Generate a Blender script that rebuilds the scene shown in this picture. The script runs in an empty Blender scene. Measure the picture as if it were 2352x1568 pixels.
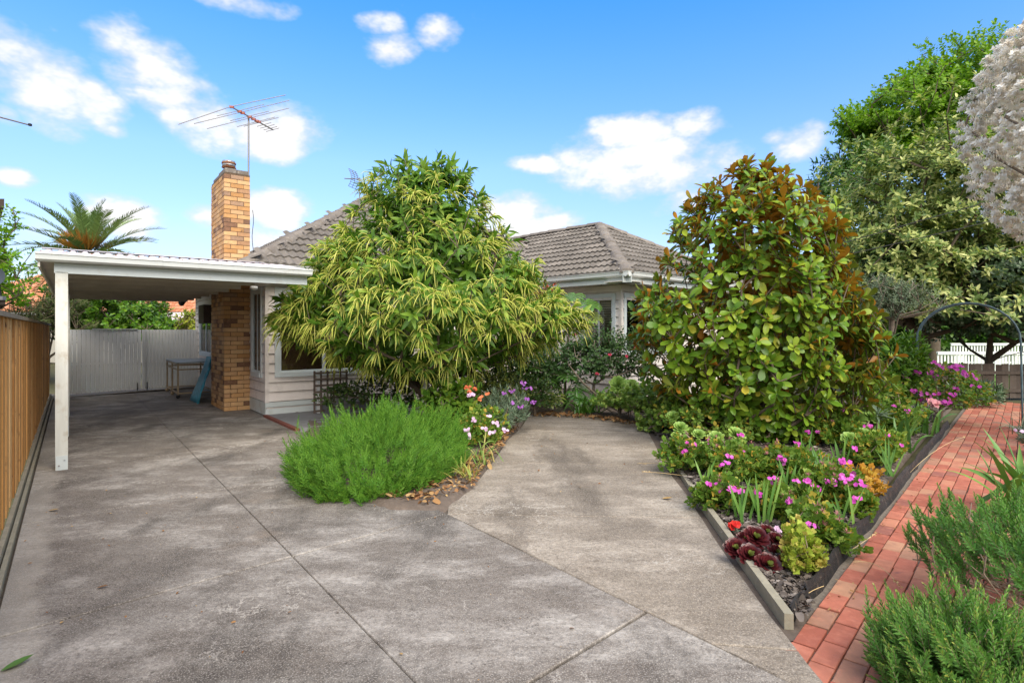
import bpy, math, random
import numpy as np
from mathutils import Vector, Matrix

# ------------------------------------------------------------------ camera, sky, sun, exposure
scene = bpy.context.scene
col = scene.collection
rad = math.radians
cam_d = bpy.data.cameras.new('camera'); cam = bpy.data.objects.new('camera', cam_d); col.objects.link(cam)
cam.location = (0, 0, 1.6); cam.rotation_euler = (rad(90), 0, 0)
cam_d.sensor_width = 36; cam_d.lens = 20.0; cam_d.shift_y = -27 / 2352
cam_d.clip_start = 0.05; cam_d.clip_end = 4000
scene.camera = cam
scene.view_settings.view_transform = 'Standard'; scene.view_settings.look = 'None'
scene.view_settings.gamma = 1.0; scene.view_settings.use_curve_mapping = False
scene.view_settings.exposure = 1.0
scene.cycles.use_denoising = True
scene.cycles.max_bounces = 6; scene.cycles.diffuse_bounces = 4; scene.cycles.glossy_bounces = 2
scene.cycles.transmission_bounces = 3; scene.cycles.transparent_max_bounces = 6
scene.cycles.caustics_reflective = False; scene.cycles.caustics_refractive = False

SUN = Vector((0.32, -0.74, 0.80)).normalized()
SUN_EL = math.asin(SUN.z); SUN_AZ = math.atan2(SUN.x, SUN.y)
sun_d = bpy.data.lights.new('sun', 'SUN'); sun_d.energy = 3.2; sun_d.angle = rad(60); sun_d.color = (1, .89, .74)
sun = bpy.data.objects.new('sun', sun_d); col.objects.link(sun)
sun.rotation_euler = SUN.to_track_quat('Z', 'Y').to_euler(); sun.location = (6, -8, 14)

F, CX, CY, H = 1306.67, 1176., 757., 1.6      # focal length and horizon of the photograph, in 2352-wide pixels
def G(px, py, z=0.): d = F * (H - z) / (py - CY); return np.array(((px - CX) / F * d, d, z))
def P(px, py, d): return np.array(((px - CX) / F * d, d, H + (CY - py) / F * d))

def make_world():
    w = bpy.data.worlds.new('World'); scene.world = w; w.use_nodes = True
    nt = w.node_tree; N = nt.nodes; L = nt.links; N.clear()
    def nd(t, **k):
        n = N.new(t)
        for a, b in k.items(): setattr(n, a, b)
        return n
    def m(op, a, b=None, c=None, clamp=False):
        n = nd('ShaderNodeMath', operation=op, use_clamp=clamp)
        for i, v in enumerate((a, b, c)):
            if v is None: continue
            if isinstance(v, (int, float)): n.inputs[i].default_value = v
            else: L.new(v, n.inputs[i])
        return n.outputs[0]
    def mr(v, a, b, c=0., d=1.):
        n = nd('ShaderNodeMapRange', interpolation_type='SMOOTHSTEP'); L.new(v, n.inputs[0])
        for i, x in enumerate((a, b, c, d)): n.inputs[i + 1].default_value = x
        return n.outputs[0]
    tc = nd('ShaderNodeTexCoord'); sep = nd('ShaderNodeSeparateXYZ'); L.new(tc.outputs['Generated'], sep.inputs[0])
    x, y, z = sep.outputs
    az = m('ARCTAN2', x, y); el = m('ARCSINE', z)
    sky = nd('ShaderNodeTexSky', sky_type='NISHITA', sun_disc=False)
    sky.sun_elevation = SUN_EL; sky.sun_rotation = SUN_AZ; sky.air_density = 1.0; sky.dust_density = 0.6; sky.ozone_density = 2.2
    hs = nd('ShaderNodeHueSaturation'); hs.inputs['Saturation'].default_value = 1.15; hs.inputs['Value'].default_value = 1.0
    hs.inputs['Hue'].default_value = 0.514
    L.new(sky.outputs[0], hs.inputs['Color'])
    # deep clear blue overhead, paler towards the horizon
    gr = nd('ShaderNodeValToRGB'); ce = gr.color_ramp.elements
    ce[0].position = .0; ce[0].color = (.33, .35, .46, 1); ce[1].position = .60; ce[1].color = (.16, .80, 1.0, 1)
    for ps, cl_ in ((.08, (.48, .455, .485, 1)), (.15, (.60, .58, .59, 1)), (.27, (.68, .75, .76, 1)), (.42, (.47, .80, .90, 1))):
        e = ce.new(ps); e.color = cl_
    L.new(z, gr.inputs[0])
    gm = nd('ShaderNodeMix', data_type='RGBA', blend_type='MULTIPLY'); gm.inputs['Factor'].default_value = 1
    L.new(hs.outputs[0], gm.inputs['A']); L.new(gr.outputs[0], gm.inputs['B'])
    gs = nd('ShaderNodeVectorMath', operation='SCALE'); gs.inputs['Scale'].default_value = 1.72; L.new(gm.outputs['Result'], gs.inputs[0])
    # noise that breaks up cloud outlines
    def noise(scale, detail, rough=.55, off=0.):
        mp = nd('ShaderNodeMapping'); mp.inputs['Scale'].default_value = (1, 1, 1.7); mp.inputs['Location'].default_value = (off, off * .7, off * .3)
        L.new(tc.outputs['Generated'], mp.inputs[0])
        n = nd('ShaderNodeTexNoise'); n.inputs['Scale'].default_value = scale; n.inputs['Detail'].default_value = detail
        n.inputs['Roughness'].default_value = rough; L.new(mp.outputs[0], n.inputs['Vector'])
        return n.outputs[0]
    n1 = noise(9, 5); n2 = noise(24, 3, .6, 3.1)
    brk = m('ADD', m('MULTIPLY', m('SUBTRACT', n1, .5), 3.4), m('MULTIPLY', m('SUBTRACT', n2, .5), 2.0))
    blobs = [(100,175,150,78,28,1),(205,225,90,45,30,.9),(320,150,105,68,20,1),(420,235,140,58,32,1),(500,290,80,40,20,.55),
             (640,312,112,50,-8,1),(700,300,60,30,0,.7),(905,117,58,28,0,1),(1005,85,38,26,0,.6),(880,60,36,16,0,.5),(550,3,95,20,0,.7),
             (1455,305,92,34,0,1),(1490,385,175,58,0,1.1),(1345,370,70,36,0,.7),(1250,377,60,16,0,.6),(1595,287,58,24,0,.6),(1840,330,62,38,-10,1),(1790,312,30,16,0,.5),
             (1565,462,60,26,-15,.6),(1185,482,90,38,0,1.1),(1215,530,125,42,0,1.1),(625,485,80,42,0,1.1),(480,495,45,26,0,.8),(590,545,70,30,0,.6),
             (30,408,46,18,0,.9),(275,505,80,40,0,.8),(255,298,36,14,0,.55),(120,520,110,24,0,.4),(110,66,40,10,0,.3),(10,265,26,18,0,.4)]
    fld = None
    ae = nd('ShaderNodeCombineXYZ'); L.new(az, ae.inputs[0]); L.new(el, ae.inputs[1])
    for (bx, by, rx, ry, rot, s) in blobs:
        d = math.hypot((bx - CX) / F, 1)
        mp = nd('ShaderNodeMapping', vector_type='TEXTURE')
        mp.inputs['Location'].default_value = (math.atan2(bx - CX, F), math.atan2((CY - by) / F, d), 0)
        mp.inputs['Rotation'].default_value = (0, 0, -rad(rot))
        mp.inputs['Scale'].default_value = (1.08 * rx / (F * d * d), 1.08 * ry / (F * d), 1)
        L.new(ae.outputs[0], mp.inputs[0])
        dt = nd('ShaderNodeVectorMath', operation='DOT_PRODUCT'); L.new(mp.outputs[0], dt.inputs[0]); L.new(mp.outputs[0], dt.inputs[1])
        v = m('MULTIPLY_ADD', dt.outputs['Value'], -s, 1.15 * s)
        fld = v if fld is None else m('MAXIMUM', fld, v)
    fld = m('MAXIMUM', fld, -1.2)
    c_in = mr(m('ADD', fld, brk), -.5, 1.25)
    # unseen broken cumulus over the rest of the sky, thickened to add neutral fill light
    n3 = noise(3.2, 3, .55, 7.7)
    away = m('MAXIMUM', mr(m('ABSOLUTE', az), .85, 1.05), mr(el, .55, .72))
    c_out = m('MULTIPLY', mr(n3, .38, .50), away)
    c_out = m('MULTIPLY', c_out, mr(el, 0., .12))
    cl = m('MAXIMUM', c_in, c_out)
    cl = m('MULTIPLY', cl, .96)
    shade = nd('ShaderNodeMix', data_type='RGBA'); shade.inputs['A'].default_value = (3.9, 4.0, 4.5, 1); shade.inputs['B'].default_value = (5.0, 4.9, 4.85, 1)
    L.new(mr(m('ADD', cl, m('MULTIPLY', m('SUBTRACT', n1, .5), .8)), .35, 1.0), shade.inputs['Factor'])
    mx = nd('ShaderNodeMix', data_type='RGBA'); L.new(cl, mx.inputs['Factor']); L.new(gs.outputs[0], mx.inputs['A']); L.new(shade.outputs['Result'], mx.inputs['B'])
    bg = nd('ShaderNodeBackground'); bg.inputs['Strength'].default_value = 0.112
    L.new(mx.outputs['Result'], bg.inputs['Color'])
    out = nd('ShaderNodeOutputWorld'); L.new(bg.outputs[0], out.inputs[0])
    w.cycles.sampling_method = 'MANUAL'; w.cycles.sample_map_resolution = 512
make_world()

# ------------------------------------------------------------------ helpers
ANG = math.atan2(.612, .791)
U = np.array((math.cos(ANG), math.sin(ANG), 0.)); V = np.array((-math.sin(ANG), math.cos(ANG), 0.)); Zv = np.array((0., 0., 1.))
def uv(u, v, z=0.): return U * u + V * v + Zv * z
A = lambda *p: np.array(p, float)
ORI = {}
def origin(o): return ORI.get(o.name, np.zeros(3)) if o is not None else np.zeros(3)
def tag(o, label=None, cat=None, group=None, kind=None):
    for k, v in (('label', label), ('category', cat), ('group', group), ('kind', kind)):
        if v: o[k] = v
    return o
def thing(name, label, cat, loc, group=None):
    o = bpy.data.objects.new(name, None); col.objects.link(o); o.location = tuple(loc); o.empty_display_size = .1
    ORI[o.name] = np.array(loc, float); return tag(o, label, cat, group)
def obj(name, me, parent=None, kind=None):
    o = bpy.data.objects.new(name, me); col.objects.link(o)
    if parent is not None: o.parent = parent; ORI[o.name] = origin(parent)
    if kind: o['kind'] = kind
    return o
def place(name, me, parent, M):
    """an instance of a shared mesh, M in world space"""
    o = bpy.data.objects.new(name, me); col.objects.link(o); o.parent = parent
    t = origin(parent); M = M.copy(); M[:3, 3] -= t
    o.matrix_basis = Matrix(M.tolist()); ORI[o.name] = t
    return o
def mesh_np(name, v, f, mat=None, rnd=None, smooth=False):
    v = np.asarray(v, float); me = bpy.data.meshes.new(name)
    if isinstance(f, np.ndarray):
        nf, k = f.shape
        me.vertices.add(len(v)); me.vertices.foreach_set('co', v.astype(np.float32).ravel())
        me.loops.add(nf * k); me.loops.foreach_set('vertex_index', f.astype(np.int32).ravel())
        me.polygons.add(nf); me.polygons.foreach_set('loop_start', np.arange(0, nf * k, k, dtype=np.int32))
        me.update(calc_edges=True)
    else:
        me.from_pydata([tuple(p) for p in v], [], f)
    if smooth: me.polygons.foreach_set('use_smooth', np.ones(len(me.polygons), bool))
    if rnd is not None:
        a = me.attributes.new('rnd', 'FLOAT', 'POINT'); a.data.foreach_set('value', np.asarray(rnd, np.float32))
    if mat is not None:
        for m_ in (mat if isinstance(mat, (list, tuple)) else [mat]): me.materials.append(m_)
    return me
class MB:
    def __init__(s): s.v = []; s.f = []
    def add(s, v, f):
        n = len(s.v); s.v += [np.asarray(p, float) for p in v]; s.f += [tuple(i + n for i in q) for q in f]; return s
    def box(s, o, a, b, c):
        o, a, b, c = (np.asarray(t, float) for t in (o, a, b, c))
        v = [o, o + a, o + a + b, o + b, o + c, o + a + c, o + a + b + c, o + b + c]
        f = [(0, 3, 2, 1), (4, 5, 6, 7), (0, 1, 5, 4), (1, 2, 6, 5), (2, 3, 7, 6), (3, 0, 4, 7)]
        if np.dot(np.cross(a, b), c) < 0: f = [q[::-1] for q in f]
        return s.add(v, f)
    def cbox(s, c, a, b, d):      # centred
        c, a, b, d = (np.asarray(t, float) for t in (c, a, b, d)); return s.box(c - a / 2 - b / 2 - d / 2, a, b, d)
    def tube(s, pts, r, n=8, caps=True):
        pts = [np.asarray(p, float) for p in pts]; m_ = len(pts)
        rs = r if isinstance(r, (list, tuple)) else [r] * m_
        ref = A(0, 0, 1); v = []; f = []
        t0 = pts[1] - pts[0]; t0 /= np.linalg.norm(t0)
        if abs(t0[2]) > .9: ref = A(1, 0, 0)
        x = np.cross(ref, t0); x /= np.linalg.norm(x)
        for i, p in enumerate(pts):
            t = pts[min(i + 1, m_ - 1)] - pts[max(i - 1, 0)]; t /= max(np.linalg.norm(t), 1e-9)
            x = x - t * np.dot(x, t); x /= max(np.linalg.norm(x), 1e-9); y = np.cross(t, x)
            for k in range(n):
                a = 2 * math.pi * k / n; v.append(p + rs[i] * (x * math.cos(a) + y * math.sin(a)))
        for i in range(m_ - 1):
            for k in range(n): f.append((i * n + k, i * n + (k + 1) % n, (i + 1) * n + (k + 1) % n, (i + 1) * n + k))
        if caps: f.append(tuple(range(n))[::-1]); f.append(tuple((m_ - 1) * n + k for k in range(n)))
        return s.add(v, f)
    def prism(s, poly, z0, z1):
        n = len(poly); v = [A(p[0], p[1], z0) for p in poly] + [A(p[0], p[1], z1) for p in poly]
        ar = sum(poly[i][0] * poly[(i + 1) % n][1] - poly[(i + 1) % n][0] * poly[i][1] for i in range(n))
        f = [tuple(range(n))[::-1], tuple(range(n, 2 * n))] + [(i, (i + 1) % n, n + (i + 1) % n, n + i) for i in range(n)]
        if ar < 0: f = [q[::-1] for q in f]
        return s.add(v, f)
    def lathe(s, c, prof, n=16):      # prof: (r, z)
        v = []; f = []
        for r, z in prof:
            for k in range(n): a = 2 * math.pi * k / n; v.append(np.asarray(c, float) + A(r * math.cos(a), r * math.sin(a), z))
        for i in range(len(prof) - 1):
            for k in range(n): f.append((i * n + k, i * n + (k + 1) % n, (i + 1) * n + (k + 1) % n, (i + 1) * n + k))
        f.append(tuple((len(prof) - 1) * n + k for k in range(n))); f.append(tuple(range(n))[::-1])
        return s.add(v, f)
    def mesh(s, name, mat, sub=None, smooth=False):
        v = np.array(s.v)
        if sub is not None: v = v - sub
        return mesh_np(name, v, s.f, mat, None, smooth)
    def part(s, name, mat, parent, smooth=False, kind=None):
        return obj(name, s.mesh(name, mat, origin(parent), smooth), parent, kind)
    def top(s, name, mat, label, cat, group=None, smooth=False, kind=None):
        v = np.array(s.v); c = A((v[:, 0].min() + v[:, 0].max()) / 2, (v[:, 1].min() + v[:, 1].max()) / 2, v[:, 2].min())
        o = obj(name, s.mesh(name, mat, c, smooth)); o.location = tuple(c); ORI[o.name] = c
        return tag(o, label, cat, group, kind)

# ------------------------------------------------------------------ materials
def mat_nodes(name):
    m = bpy.data.materials.new(name); m.use_nodes = True; nt = m.node_tree; nt.nodes.clear()
    out = nt.nodes.new('ShaderNodeOutputMaterial'); bs = nt.nodes.new('ShaderNodeBsdfPrincipled'); nt.links.new(bs.outputs[0], out.inputs[0])
    return m, nt, bs, out
class NT:
    def __init__(s, nt): s.nt = nt; s.N = nt.nodes; s.L = nt.links; s._c = None
    def n(s, t, **k):
        x = s.N.new(t)
        for a, b in k.items(): setattr(x, a, b)
        return x
    def coord(s, kind='Object'):
        if s._c is None: s._c = s.n('ShaderNodeTexCoord')
        return s._c.outputs[kind]
    def geo(s): return s.n('ShaderNodeNewGeometry').outputs['Position']
    def noise(s, scale, detail=4, rough=.55, vec=None, stretch=None):
        n = s.n('ShaderNodeTexNoise'); n.inputs['Scale'].default_value = scale; n.inputs['Detail'].default_value = detail; n.inputs['Roughness'].default_value = rough
        vec = vec if vec is not None else s.coord()
        if stretch:
            mp = s.n('ShaderNodeMapping'); mp.inputs['Scale'].default_value = stretch[:3]
            if len(stretch) > 3: mp.inputs['Rotation'].default_value = (0, 0, stretch[3])
            s.L.new(vec, mp.inputs[0]); vec = mp.outputs[0]
        s.L.new(vec, n.inputs['Vector']); return n.outputs[0]
    def ramp(s, fac, stops, interp='LINEAR'):
        r = s.n('ShaderNodeValToRGB'); r.color_ramp.interpolation = interp; e = r.color_ramp.elements
        while len(e) < len(stops): e.new(.5)
        for k, (p, c) in enumerate(stops): e[k].position = p; e[k].color = (*c, 1) if len(c) == 3 else c
        if fac is not None: s.L.new(fac, r.inputs[0])
        return r.outputs[0]
    def bw(s, fac, a, b, lo=0., hi=1.):
        n = s.n('ShaderNodeMapRange'); s.L.new(fac, n.inputs[0])
        for i, x in enumerate((a, b, lo, hi)): n.inputs[i + 1].default_value = x
        return n.outputs[0]
    def mix(s, fac, a, b, mode='MIX'):
        n = s.n('ShaderNodeMix', data_type='RGBA', blend_type=mode)
        for key, v in (('Factor', fac), ('A', a), ('B', b)):
            if isinstance(v, (int, float)): n.inputs[key].default_value = v
            elif isinstance(v, tuple): n.inputs[key].default_value = (*v, 1) if len(v) == 3 else v
            else: s.L.new(v, n.inputs[key])
        return n.outputs['Result']
    def math(s, op, a, b=0.):
        n = s.n('ShaderNodeMath', operation=op)
        for i, v in enumerate((a, b)):
            if isinstance(v, (int, float)): n.inputs[i].default_value = v
            else: s.L.new(v, n.inputs[i])
        return n.outputs[0]
    def bump(s, h, strength, dist, bs):
        b = s.n('ShaderNodeBump'); b.inputs['Strength'].default_value = strength; b.inputs['Distance'].default_value = dist
        s.L.new(h, b.inputs['Height']); s.L.new(b.outputs[0], bs.inputs['Normal'])
    def rnd(s):
        a = s.n('ShaderNodeAttribute', attribute_name='rnd').outputs['Fac']; o = s.n('ShaderNodeObjectInfo').outputs['Random']
        return s.math('FRACT', s.math('ADD', a, o))
def simple(name, c, rough=.6, var=.12, scale=6., bump=0., bscale=60., metal=0., spec=.4, stretch=None, dirt=None, rndvar=0.):
    m, nt, bs, out = mat_nodes(name); t = NT(nt)
    n1 = t.noise(scale, 6, .6, stretch=stretch)
    cd = tuple(x * (1 - var) for x in c); cu = tuple(min(1, x * (1 + var)) for x in c)
    cc = t.ramp(n1, [(.3, cd), (.7, cu)])
    if dirt: cc = t.mix(t.bw(t.noise(dirt[1], 8, .65), dirt[2], dirt[3]), cc, dirt[0])
    if rndvar: cc = t.mix(t.bw(t.rnd(), 0, 1, 0, rndvar), cc, tuple(x * .45 for x in c))
    t.L.new(cc, bs.inputs['Base Color']); bs.inputs['Roughness'].default_value = rough; bs.inputs['Metallic'].default_value = metal
    bs.inputs['Specular IOR Level'].default_value = spec
    if bump: t.bump(t.noise(bscale, 4, .6, stretch=stretch), bump, .01, bs)
    return m
def piece_mat(name, stops, rough=.7, scale=8., var=.25, dark=None, bump=.3, bscale=50., spec=.3, stretch=None):
    """each piece takes its own tone from a ramp, with wear on top"""
    m, nt, bs, out = mat_nodes(name); t = NT(nt)
    c = t.ramp(t.rnd(), stops); pos = t.geo()
    nz = t.noise(scale, 6, .65, vec=pos, stretch=stretch)
    c = t.mix(t.bw(nz, .35, .75, 0, var), c, tuple(np.mean([s_[1] for s_ in stops], 0) * .45))
    c = t.mix(t.bw(t.noise(scale * 2.3, 5, .6, vec=pos), .5, .8, 0, var), c, tuple(np.minimum(1, np.mean([s_[1] for s_ in stops], 0) * 1.5)))
    if dark: c = t.mix(t.bw(t.noise(dark[1], 6, .6, vec=pos), dark[2], dark[3]), c, dark[0])
    t.L.new(c, bs.inputs['Base Color']); bs.inputs['Roughness'].default_value = rough; bs.inputs['Specular IOR Level'].default_value = spec
    if bump: t.bump(t.noise(bscale, 4, .65, vec=pos), bump, .008, bs)
    return m
def leaf_mat(name, stops, rough=.45, spec=.4, transl=.25, back=None, back2=None, tint=(1., 1.1, .55)):
    m, nt, bs, out = mat_nodes(name); t = NT(nt)
    c = t.ramp(t.rnd(), stops)
    c = t.mix(t.bw(t.noise(14, 3, .6, vec=t.geo()), .3, .75, 0, .35), c, tuple(np.mean([s_[1] for s_ in stops], 0) * .55))
    if back is not None:
        sz = t.n('ShaderNodeSeparateXYZ'); t.L.new(t.geo(), sz.inputs[0]); zh = sz.outputs[2]      # rusty felt on the younger, higher leaves
        g = t.n('ShaderNodeNewGeometry'); bk = back if back2 is None else t.mix(t.bw(t.math('ADD', t.rnd(), t.math('MULTIPLY', t.math('SUBTRACT', zh, 2.0), .26)), .44, .50), back2, back); c2 = t.mix(g.outputs['Backfacing'], c, bk)
    else: c2 = c
    t.L.new(c2, bs.inputs['Base Color']); bs.inputs['Roughness'].default_value = rough; bs.inputs['Specular IOR Level'].default_value = spec
    if transl:
        tr = t.n('ShaderNodeBsdfTranslucent'); t.L.new(t.mix(1., c2, tint, 'MULTIPLY'), tr.inputs[0])
        mx = t.n('ShaderNodeMixShader'); mx.inputs[0].default_value = transl
        t.L.new(bs.outputs[0], mx.inputs[1]); t.L.new(tr.outputs[0], mx.inputs[2]); t.L.new(mx.outputs[0], out.inputs[0])
    return m
def glass_mat(name):
    m, nt, bs, out = mat_nodes(name); t = NT(nt); t.N.remove(bs)
    tr = t.n('ShaderNodeBsdfTransparent'); tr.inputs[0].default_value = (.95, .96, .96, 1)
    gl = t.n('ShaderNodeBsdfGlossy'); gl.inputs['Roughness'].default_value = .03
    fr = t.n('ShaderNodeFresnel'); fr.inputs[0].default_value = 1.5
    mx = t.n('ShaderNodeMixShader'); t.L.new(t.math('ADD', fr.outputs[0], .04), mx.inputs[0]); t.L.new(tr.outputs[0], mx.inputs[1]); t.L.new(gl.outputs[0], mx.inputs[2]); t.L.new(mx.outputs[0], out.inputs[0])
    return m
def concrete_mat(name, base, pale, dark, spk, seed, warm):
    m, nt, bs, out = mat_nodes(name); t = NT(nt); pos = t.geo()
    off = t.n('ShaderNodeVectorMath', operation='ADD'); off.inputs[1].default_value = (seed * 13.7, seed * 7.3, seed); t.L.new(pos, off.inputs[0]); pos = off.outputs[0]
    big = t.noise(.45, 4, .5, vec=pos); mid = t.noise(1.7, 9, .70, vec=pos, stretch=(1.0, 1.8, 1, .65)); fine = t.noise(34, 6, .75, vec=pos); gr0 = t.noise(120, 2, .6, vec=pos)
    c = t.ramp(mid, [(.28, dark), (.50, base), (.74, pale)])
    c = t.mix(t.bw(big, .36, .66, 0, .65), c, warm)
    wp = t.noise(.8, 10, .74, vec=pos, stretch=(1.2, 2.3, 1, -.55))          # pale worn patches, streaked
    c = t.mix(t.bw(wp, .48, .66, 0, .9), c, tuple(min(1, x * 1.3) for x in pale))
    st = t.noise(.7, 8, .66, vec=pos, stretch=(1.9, .8, 1, .6))              # dark stains
    c = t.mix(t.bw(st, .50, .64, 0, .82), c, tuple(x * .72 for x in dark))
    rs_ = t.noise(1.3, 6, .6, vec=pos, stretch=(1, 1.6, 1, .2)); c = t.mix(t.bw(rs_, .60, .72, 0, .45), c, (.27, .215, .17))   # brownish rust wash
    c = t.mix(t.bw(fine, .40, .66, 0, .60), c, tuple(x * .50 for x in dark)); c = t.mix(t.bw(gr0, .52, .72, 0, .55), c, tuple(min(1, x * 1.55) for x in pale))
    vo = t.n('ShaderNodeTexVoronoi'); vo.inputs['Scale'].default_value = 84; t.L.new(pos, vo.inputs['Vector'])
    gm = t.math('MULTIPLY', t.bw(vo.outputs['Distance'], .15, .30, 1, 0), t.bw(t.noise(3, 6, .75, vec=pos), .44, .60, 0, spk))
    c = t.mix(t.math('MULTIPLY', gm, .6), c, (.55, .51, .46))
    v2 = t.n('ShaderNodeTexVoronoi'); v2.inputs['Scale'].default_value = 38; t.L.new(pos, v2.inputs['Vector'])
    c = t.mix(t.math('MULTIPLY', t.bw(v2.outputs['Distance'], .10, .26, .8, 0), t.bw(t.noise(2.5, 5, .7, vec=pos), .48, .60)), c, tuple(x * .42 for x in dark))
    dp = t.n('ShaderNodeVectorMath', operation='DOT_PRODUCT'); t.L.new(t.geo(), dp.inputs[0]); dp.inputs[1].default_value = tuple(U)      # lime washed strip at the fence foot
    ed = t.math('ADD', dp.outputs['Value'], t.math('MULTIPLY', t.noise(2.6, 8, .75, vec=pos), -.5))
    c = t.mix(t.bw(ed, -.44, -.34, .4, 0), c, (.42, .39, .345))
    # hairline pale scribbles of old lime
    w1 = t.noise(5.5, 5, .6, vec=pos); ln = t.bw(t.math('ABSOLUTE', t.math('SUBTRACT', w1, .5)), .0, .016, 1, 0)
    c = t.mix(t.math('MULTIPLY', ln, t.bw(t.noise(1.1, 3, .5, vec=pos), .54, .64, 0, .7)), c, (.50, .47, .43))
    t.L.new(c, bs.inputs['Base Color']); bs.inputs['Roughness'].default_value = .82; bs.inputs['Specular IOR Level'].default_value = .25
    h = t.math('ADD', t.math('MULTIPLY', fine, .7), t.math('MULTIPLY', vo.outputs['Distance'], .8)); t.bump(h, .45, .006, bs)
    return m
M = {}
M['drive'] = concrete_mat('weathered_driveway_concrete', (.170, .151, .136), (.345, .324, .302), (.086, .075, .067), .8, 0, (.178, .151, .130))
M['park'] = concrete_mat('tan_concrete', (.225, .193, .160), (.36, .32, .275), (.130, .110, .092), .6, 1, (.275, .232, .185))
M['porch'] = simple('grey_porch_concrete', (.20, .20, .21), .8, .15, 5, .2)
M['joint'] = simple('joint_filler', (.085, .07, .056), .95, .3, 30)
M['ground'] = piece_mat('bare_ground', [(0, (.10, .09, .05)), (1, (.13, .13, .06))], .95, 2., .5)
M['lawn'] = piece_mat('lawn_green', [(0, (.10, .20, .03)), (1, (.12, .22, .04))], .95, 5., .4)
M['soil'] = piece_mat('garden_soil', [(0, (.12, .095, .078)), (1, (.14, .11, .09))], .95, 12., .6, bump=.8, bscale=40)
M['chip'] = piece_mat('bark_mulch', [(0, (.045, .036, .03)), (.5, (.11, .09, .078)), (.85, (.20, .17, .15)), (1, (.36, .32, .285))], .9, 30, .2)
M['litter'] = piece_mat('dry_leaf_litter', [(0, (.16, .07, .03)), (.5, (.28, .15, .06)), (1, (.42, .29, .13))], .8, 30, .2)
M['vinyl'] = simple('cream_weatherboard', (.74, .68, .645), .5, .05, 3, .05, 30, dirt=((.42, .38, .35), 3.2, .55, .85))
M['trim'] = simple('pale_blue_white_paint', (.545, .595, .595), .45, .05, 5, .06, 40, dirt=((.40, .38, .33), 4, .56, .85))
M['post'] = simple('aged_white_painted_timber', (.58, .585, .54), .55, .08, 4, .15, 25, stretch=(6, 6, .6), dirt=((.38, .32, .23), 5, .53, .76))
M['gutter'] = simple('white_gutter_metal', (.66, .69, .69), .35, .04, 4, dirt=((.45, .43, .38), 6, .58, .85))
M['soffit'] = simple('cream_soffit', (.62, .58, .53), .6, .06, 3)
M['ceil'] = simple('brown_grey_ceiling', (.50, .465, .43), .6, .12, 3)
M['corr'] = simple('pale_pink_grey_steel_sheet', (.66, .60, .60), .45, .06, 3, dirt=((.45, .36, .33), 5, .55, .8))
M['tile'] = piece_mat('weathered_concrete_tile', [(0, (.125, .112, .100)), (.6, (.165, .148, .132)), (1, (.225, .202, .182))], .9, 6, .45, dark=((.34, .32, .27), 22, .60, .72), bump=.6, bscale=60)
M['cap'] = piece_mat('mortared_ridge_cap', [(0, (.165, .145, .13)), (1, (.225, .20, .178))], .9, 5, .5, dark=((.36, .33, .28), 14, .58, .75), bump=.7, bscale=40)
M['brick'] = piece_mat('tan_brick', [(0, (.44, .225, .085)), (.2, (.56, .32, .14)), (.48, (.62, .40, .21)), (.64, (.50, .30, .16)), (.76, (.40, .22, .115)), (.86, (.34, .225, .155)), (.94, (.20, .105, .065)), (1, (.15, .085, .06))], .85, 9, .35, dark=((.13, .075, .045), 7, .62, .74), bump=.5, bscale=70)
M['mortar'] = simple('dark_mortar', (.105, .07, .045), .95, .25, 40, .5, 80)
M['copper'] = simple('lead_flashing', (.09, .09, .095), .6, .2, 10)
M['flue'] = simple('galvanised_flue', (.36, .39, .42), .45, .15, 12, metal=.6, dirt=((.22, .08, .03), 18, .52, .62))
M['rust'] = simple('rusty_flue_band', (.25, .10, .045), .8, .3, 20)
M['frame'] = simple('white_window_frame', (.62, .68, .70), .4, .04, 5)
M['glass'] = glass_mat('window_glass')
M['dark'] = simple('dark_room', (.014, .012, .011), .9, .1)  # near-black that puts the shade of unlit rooms into the colour
M['curtain_or_room_shade'] = simple('rust_brown_curtain', (.26, .13, .08), .9, .3, 30, stretch=(8, 8, .5))
M['blind'] = simple('beige_venetian_slat', (.80, .67, .47), .5, .08, 8)
M['blind_dark'] = simple('brown_venetian_slat', (.30, .23, .18), .5, .08, 8)
M['paling'] = piece_mat('treated_pine_paling', [(0, (.26, .11, .032)), (.3, (.52, .26, .08)), (.55, (.66, .37, .14)), (.8, (.58, .30, .10)), (1, (.72, .45, .20))], .8, 4, .40, dark=((.12, .06, .028), 9, .60, .72), bump=.5, bscale=40, stretch=(6, 6, .5))
M['capt'] = piece_mat('weathered_fence_cap', [(0, (.22, .19, .14)), (1, (.28, .23, .17))], .85, 4, .4, bump=.4)
M['oldpaling'] = piece_mat('grey_brown_old_paling', [(0, (.075, .055, .045)), (.6, (.11, .085, .072)), (1, (.15, .12, .10))], .9, 4, .5, bump=.5, stretch=(6, 6, .5))
M['gate'] = simple('grey_gate_steel', (.68, .695, .70), .42, .03, 3, metal=.0)
M['gatelight'] = simple('pale_grey_gate_steel', (.75, .765, .77), .40, .03, 3)
M['black'] = simple('black_plastic', (.012, .012, .013), .45, .2, 20)
M['mesh'] = simple('black_mesh_edging', (.020, .019, .020), .6, .4, 40, 1., 120, dirt=((.10, .075, .06), 22, .54, .66))
M['brass'] = simple('bronze_steel_tube', (.36, .27, .17), .4, .1, 10, metal=.4)
M['tabletop'] = simple('grey_green_table_top', (.30, .34, .33), .3, .06, 5)
M['bluefoil'] = simple('crinkled_blue_wrap', (.05, .30, .44), .35, .35, 14, .9, 22)
M['acwood'] = simple('dark_brown_metal', (.05, .032, .024), .5, .15, 10)
M['acgrille'] = simple('brown_grille', (.17, .12, .085), .6, .2, 10)
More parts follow.
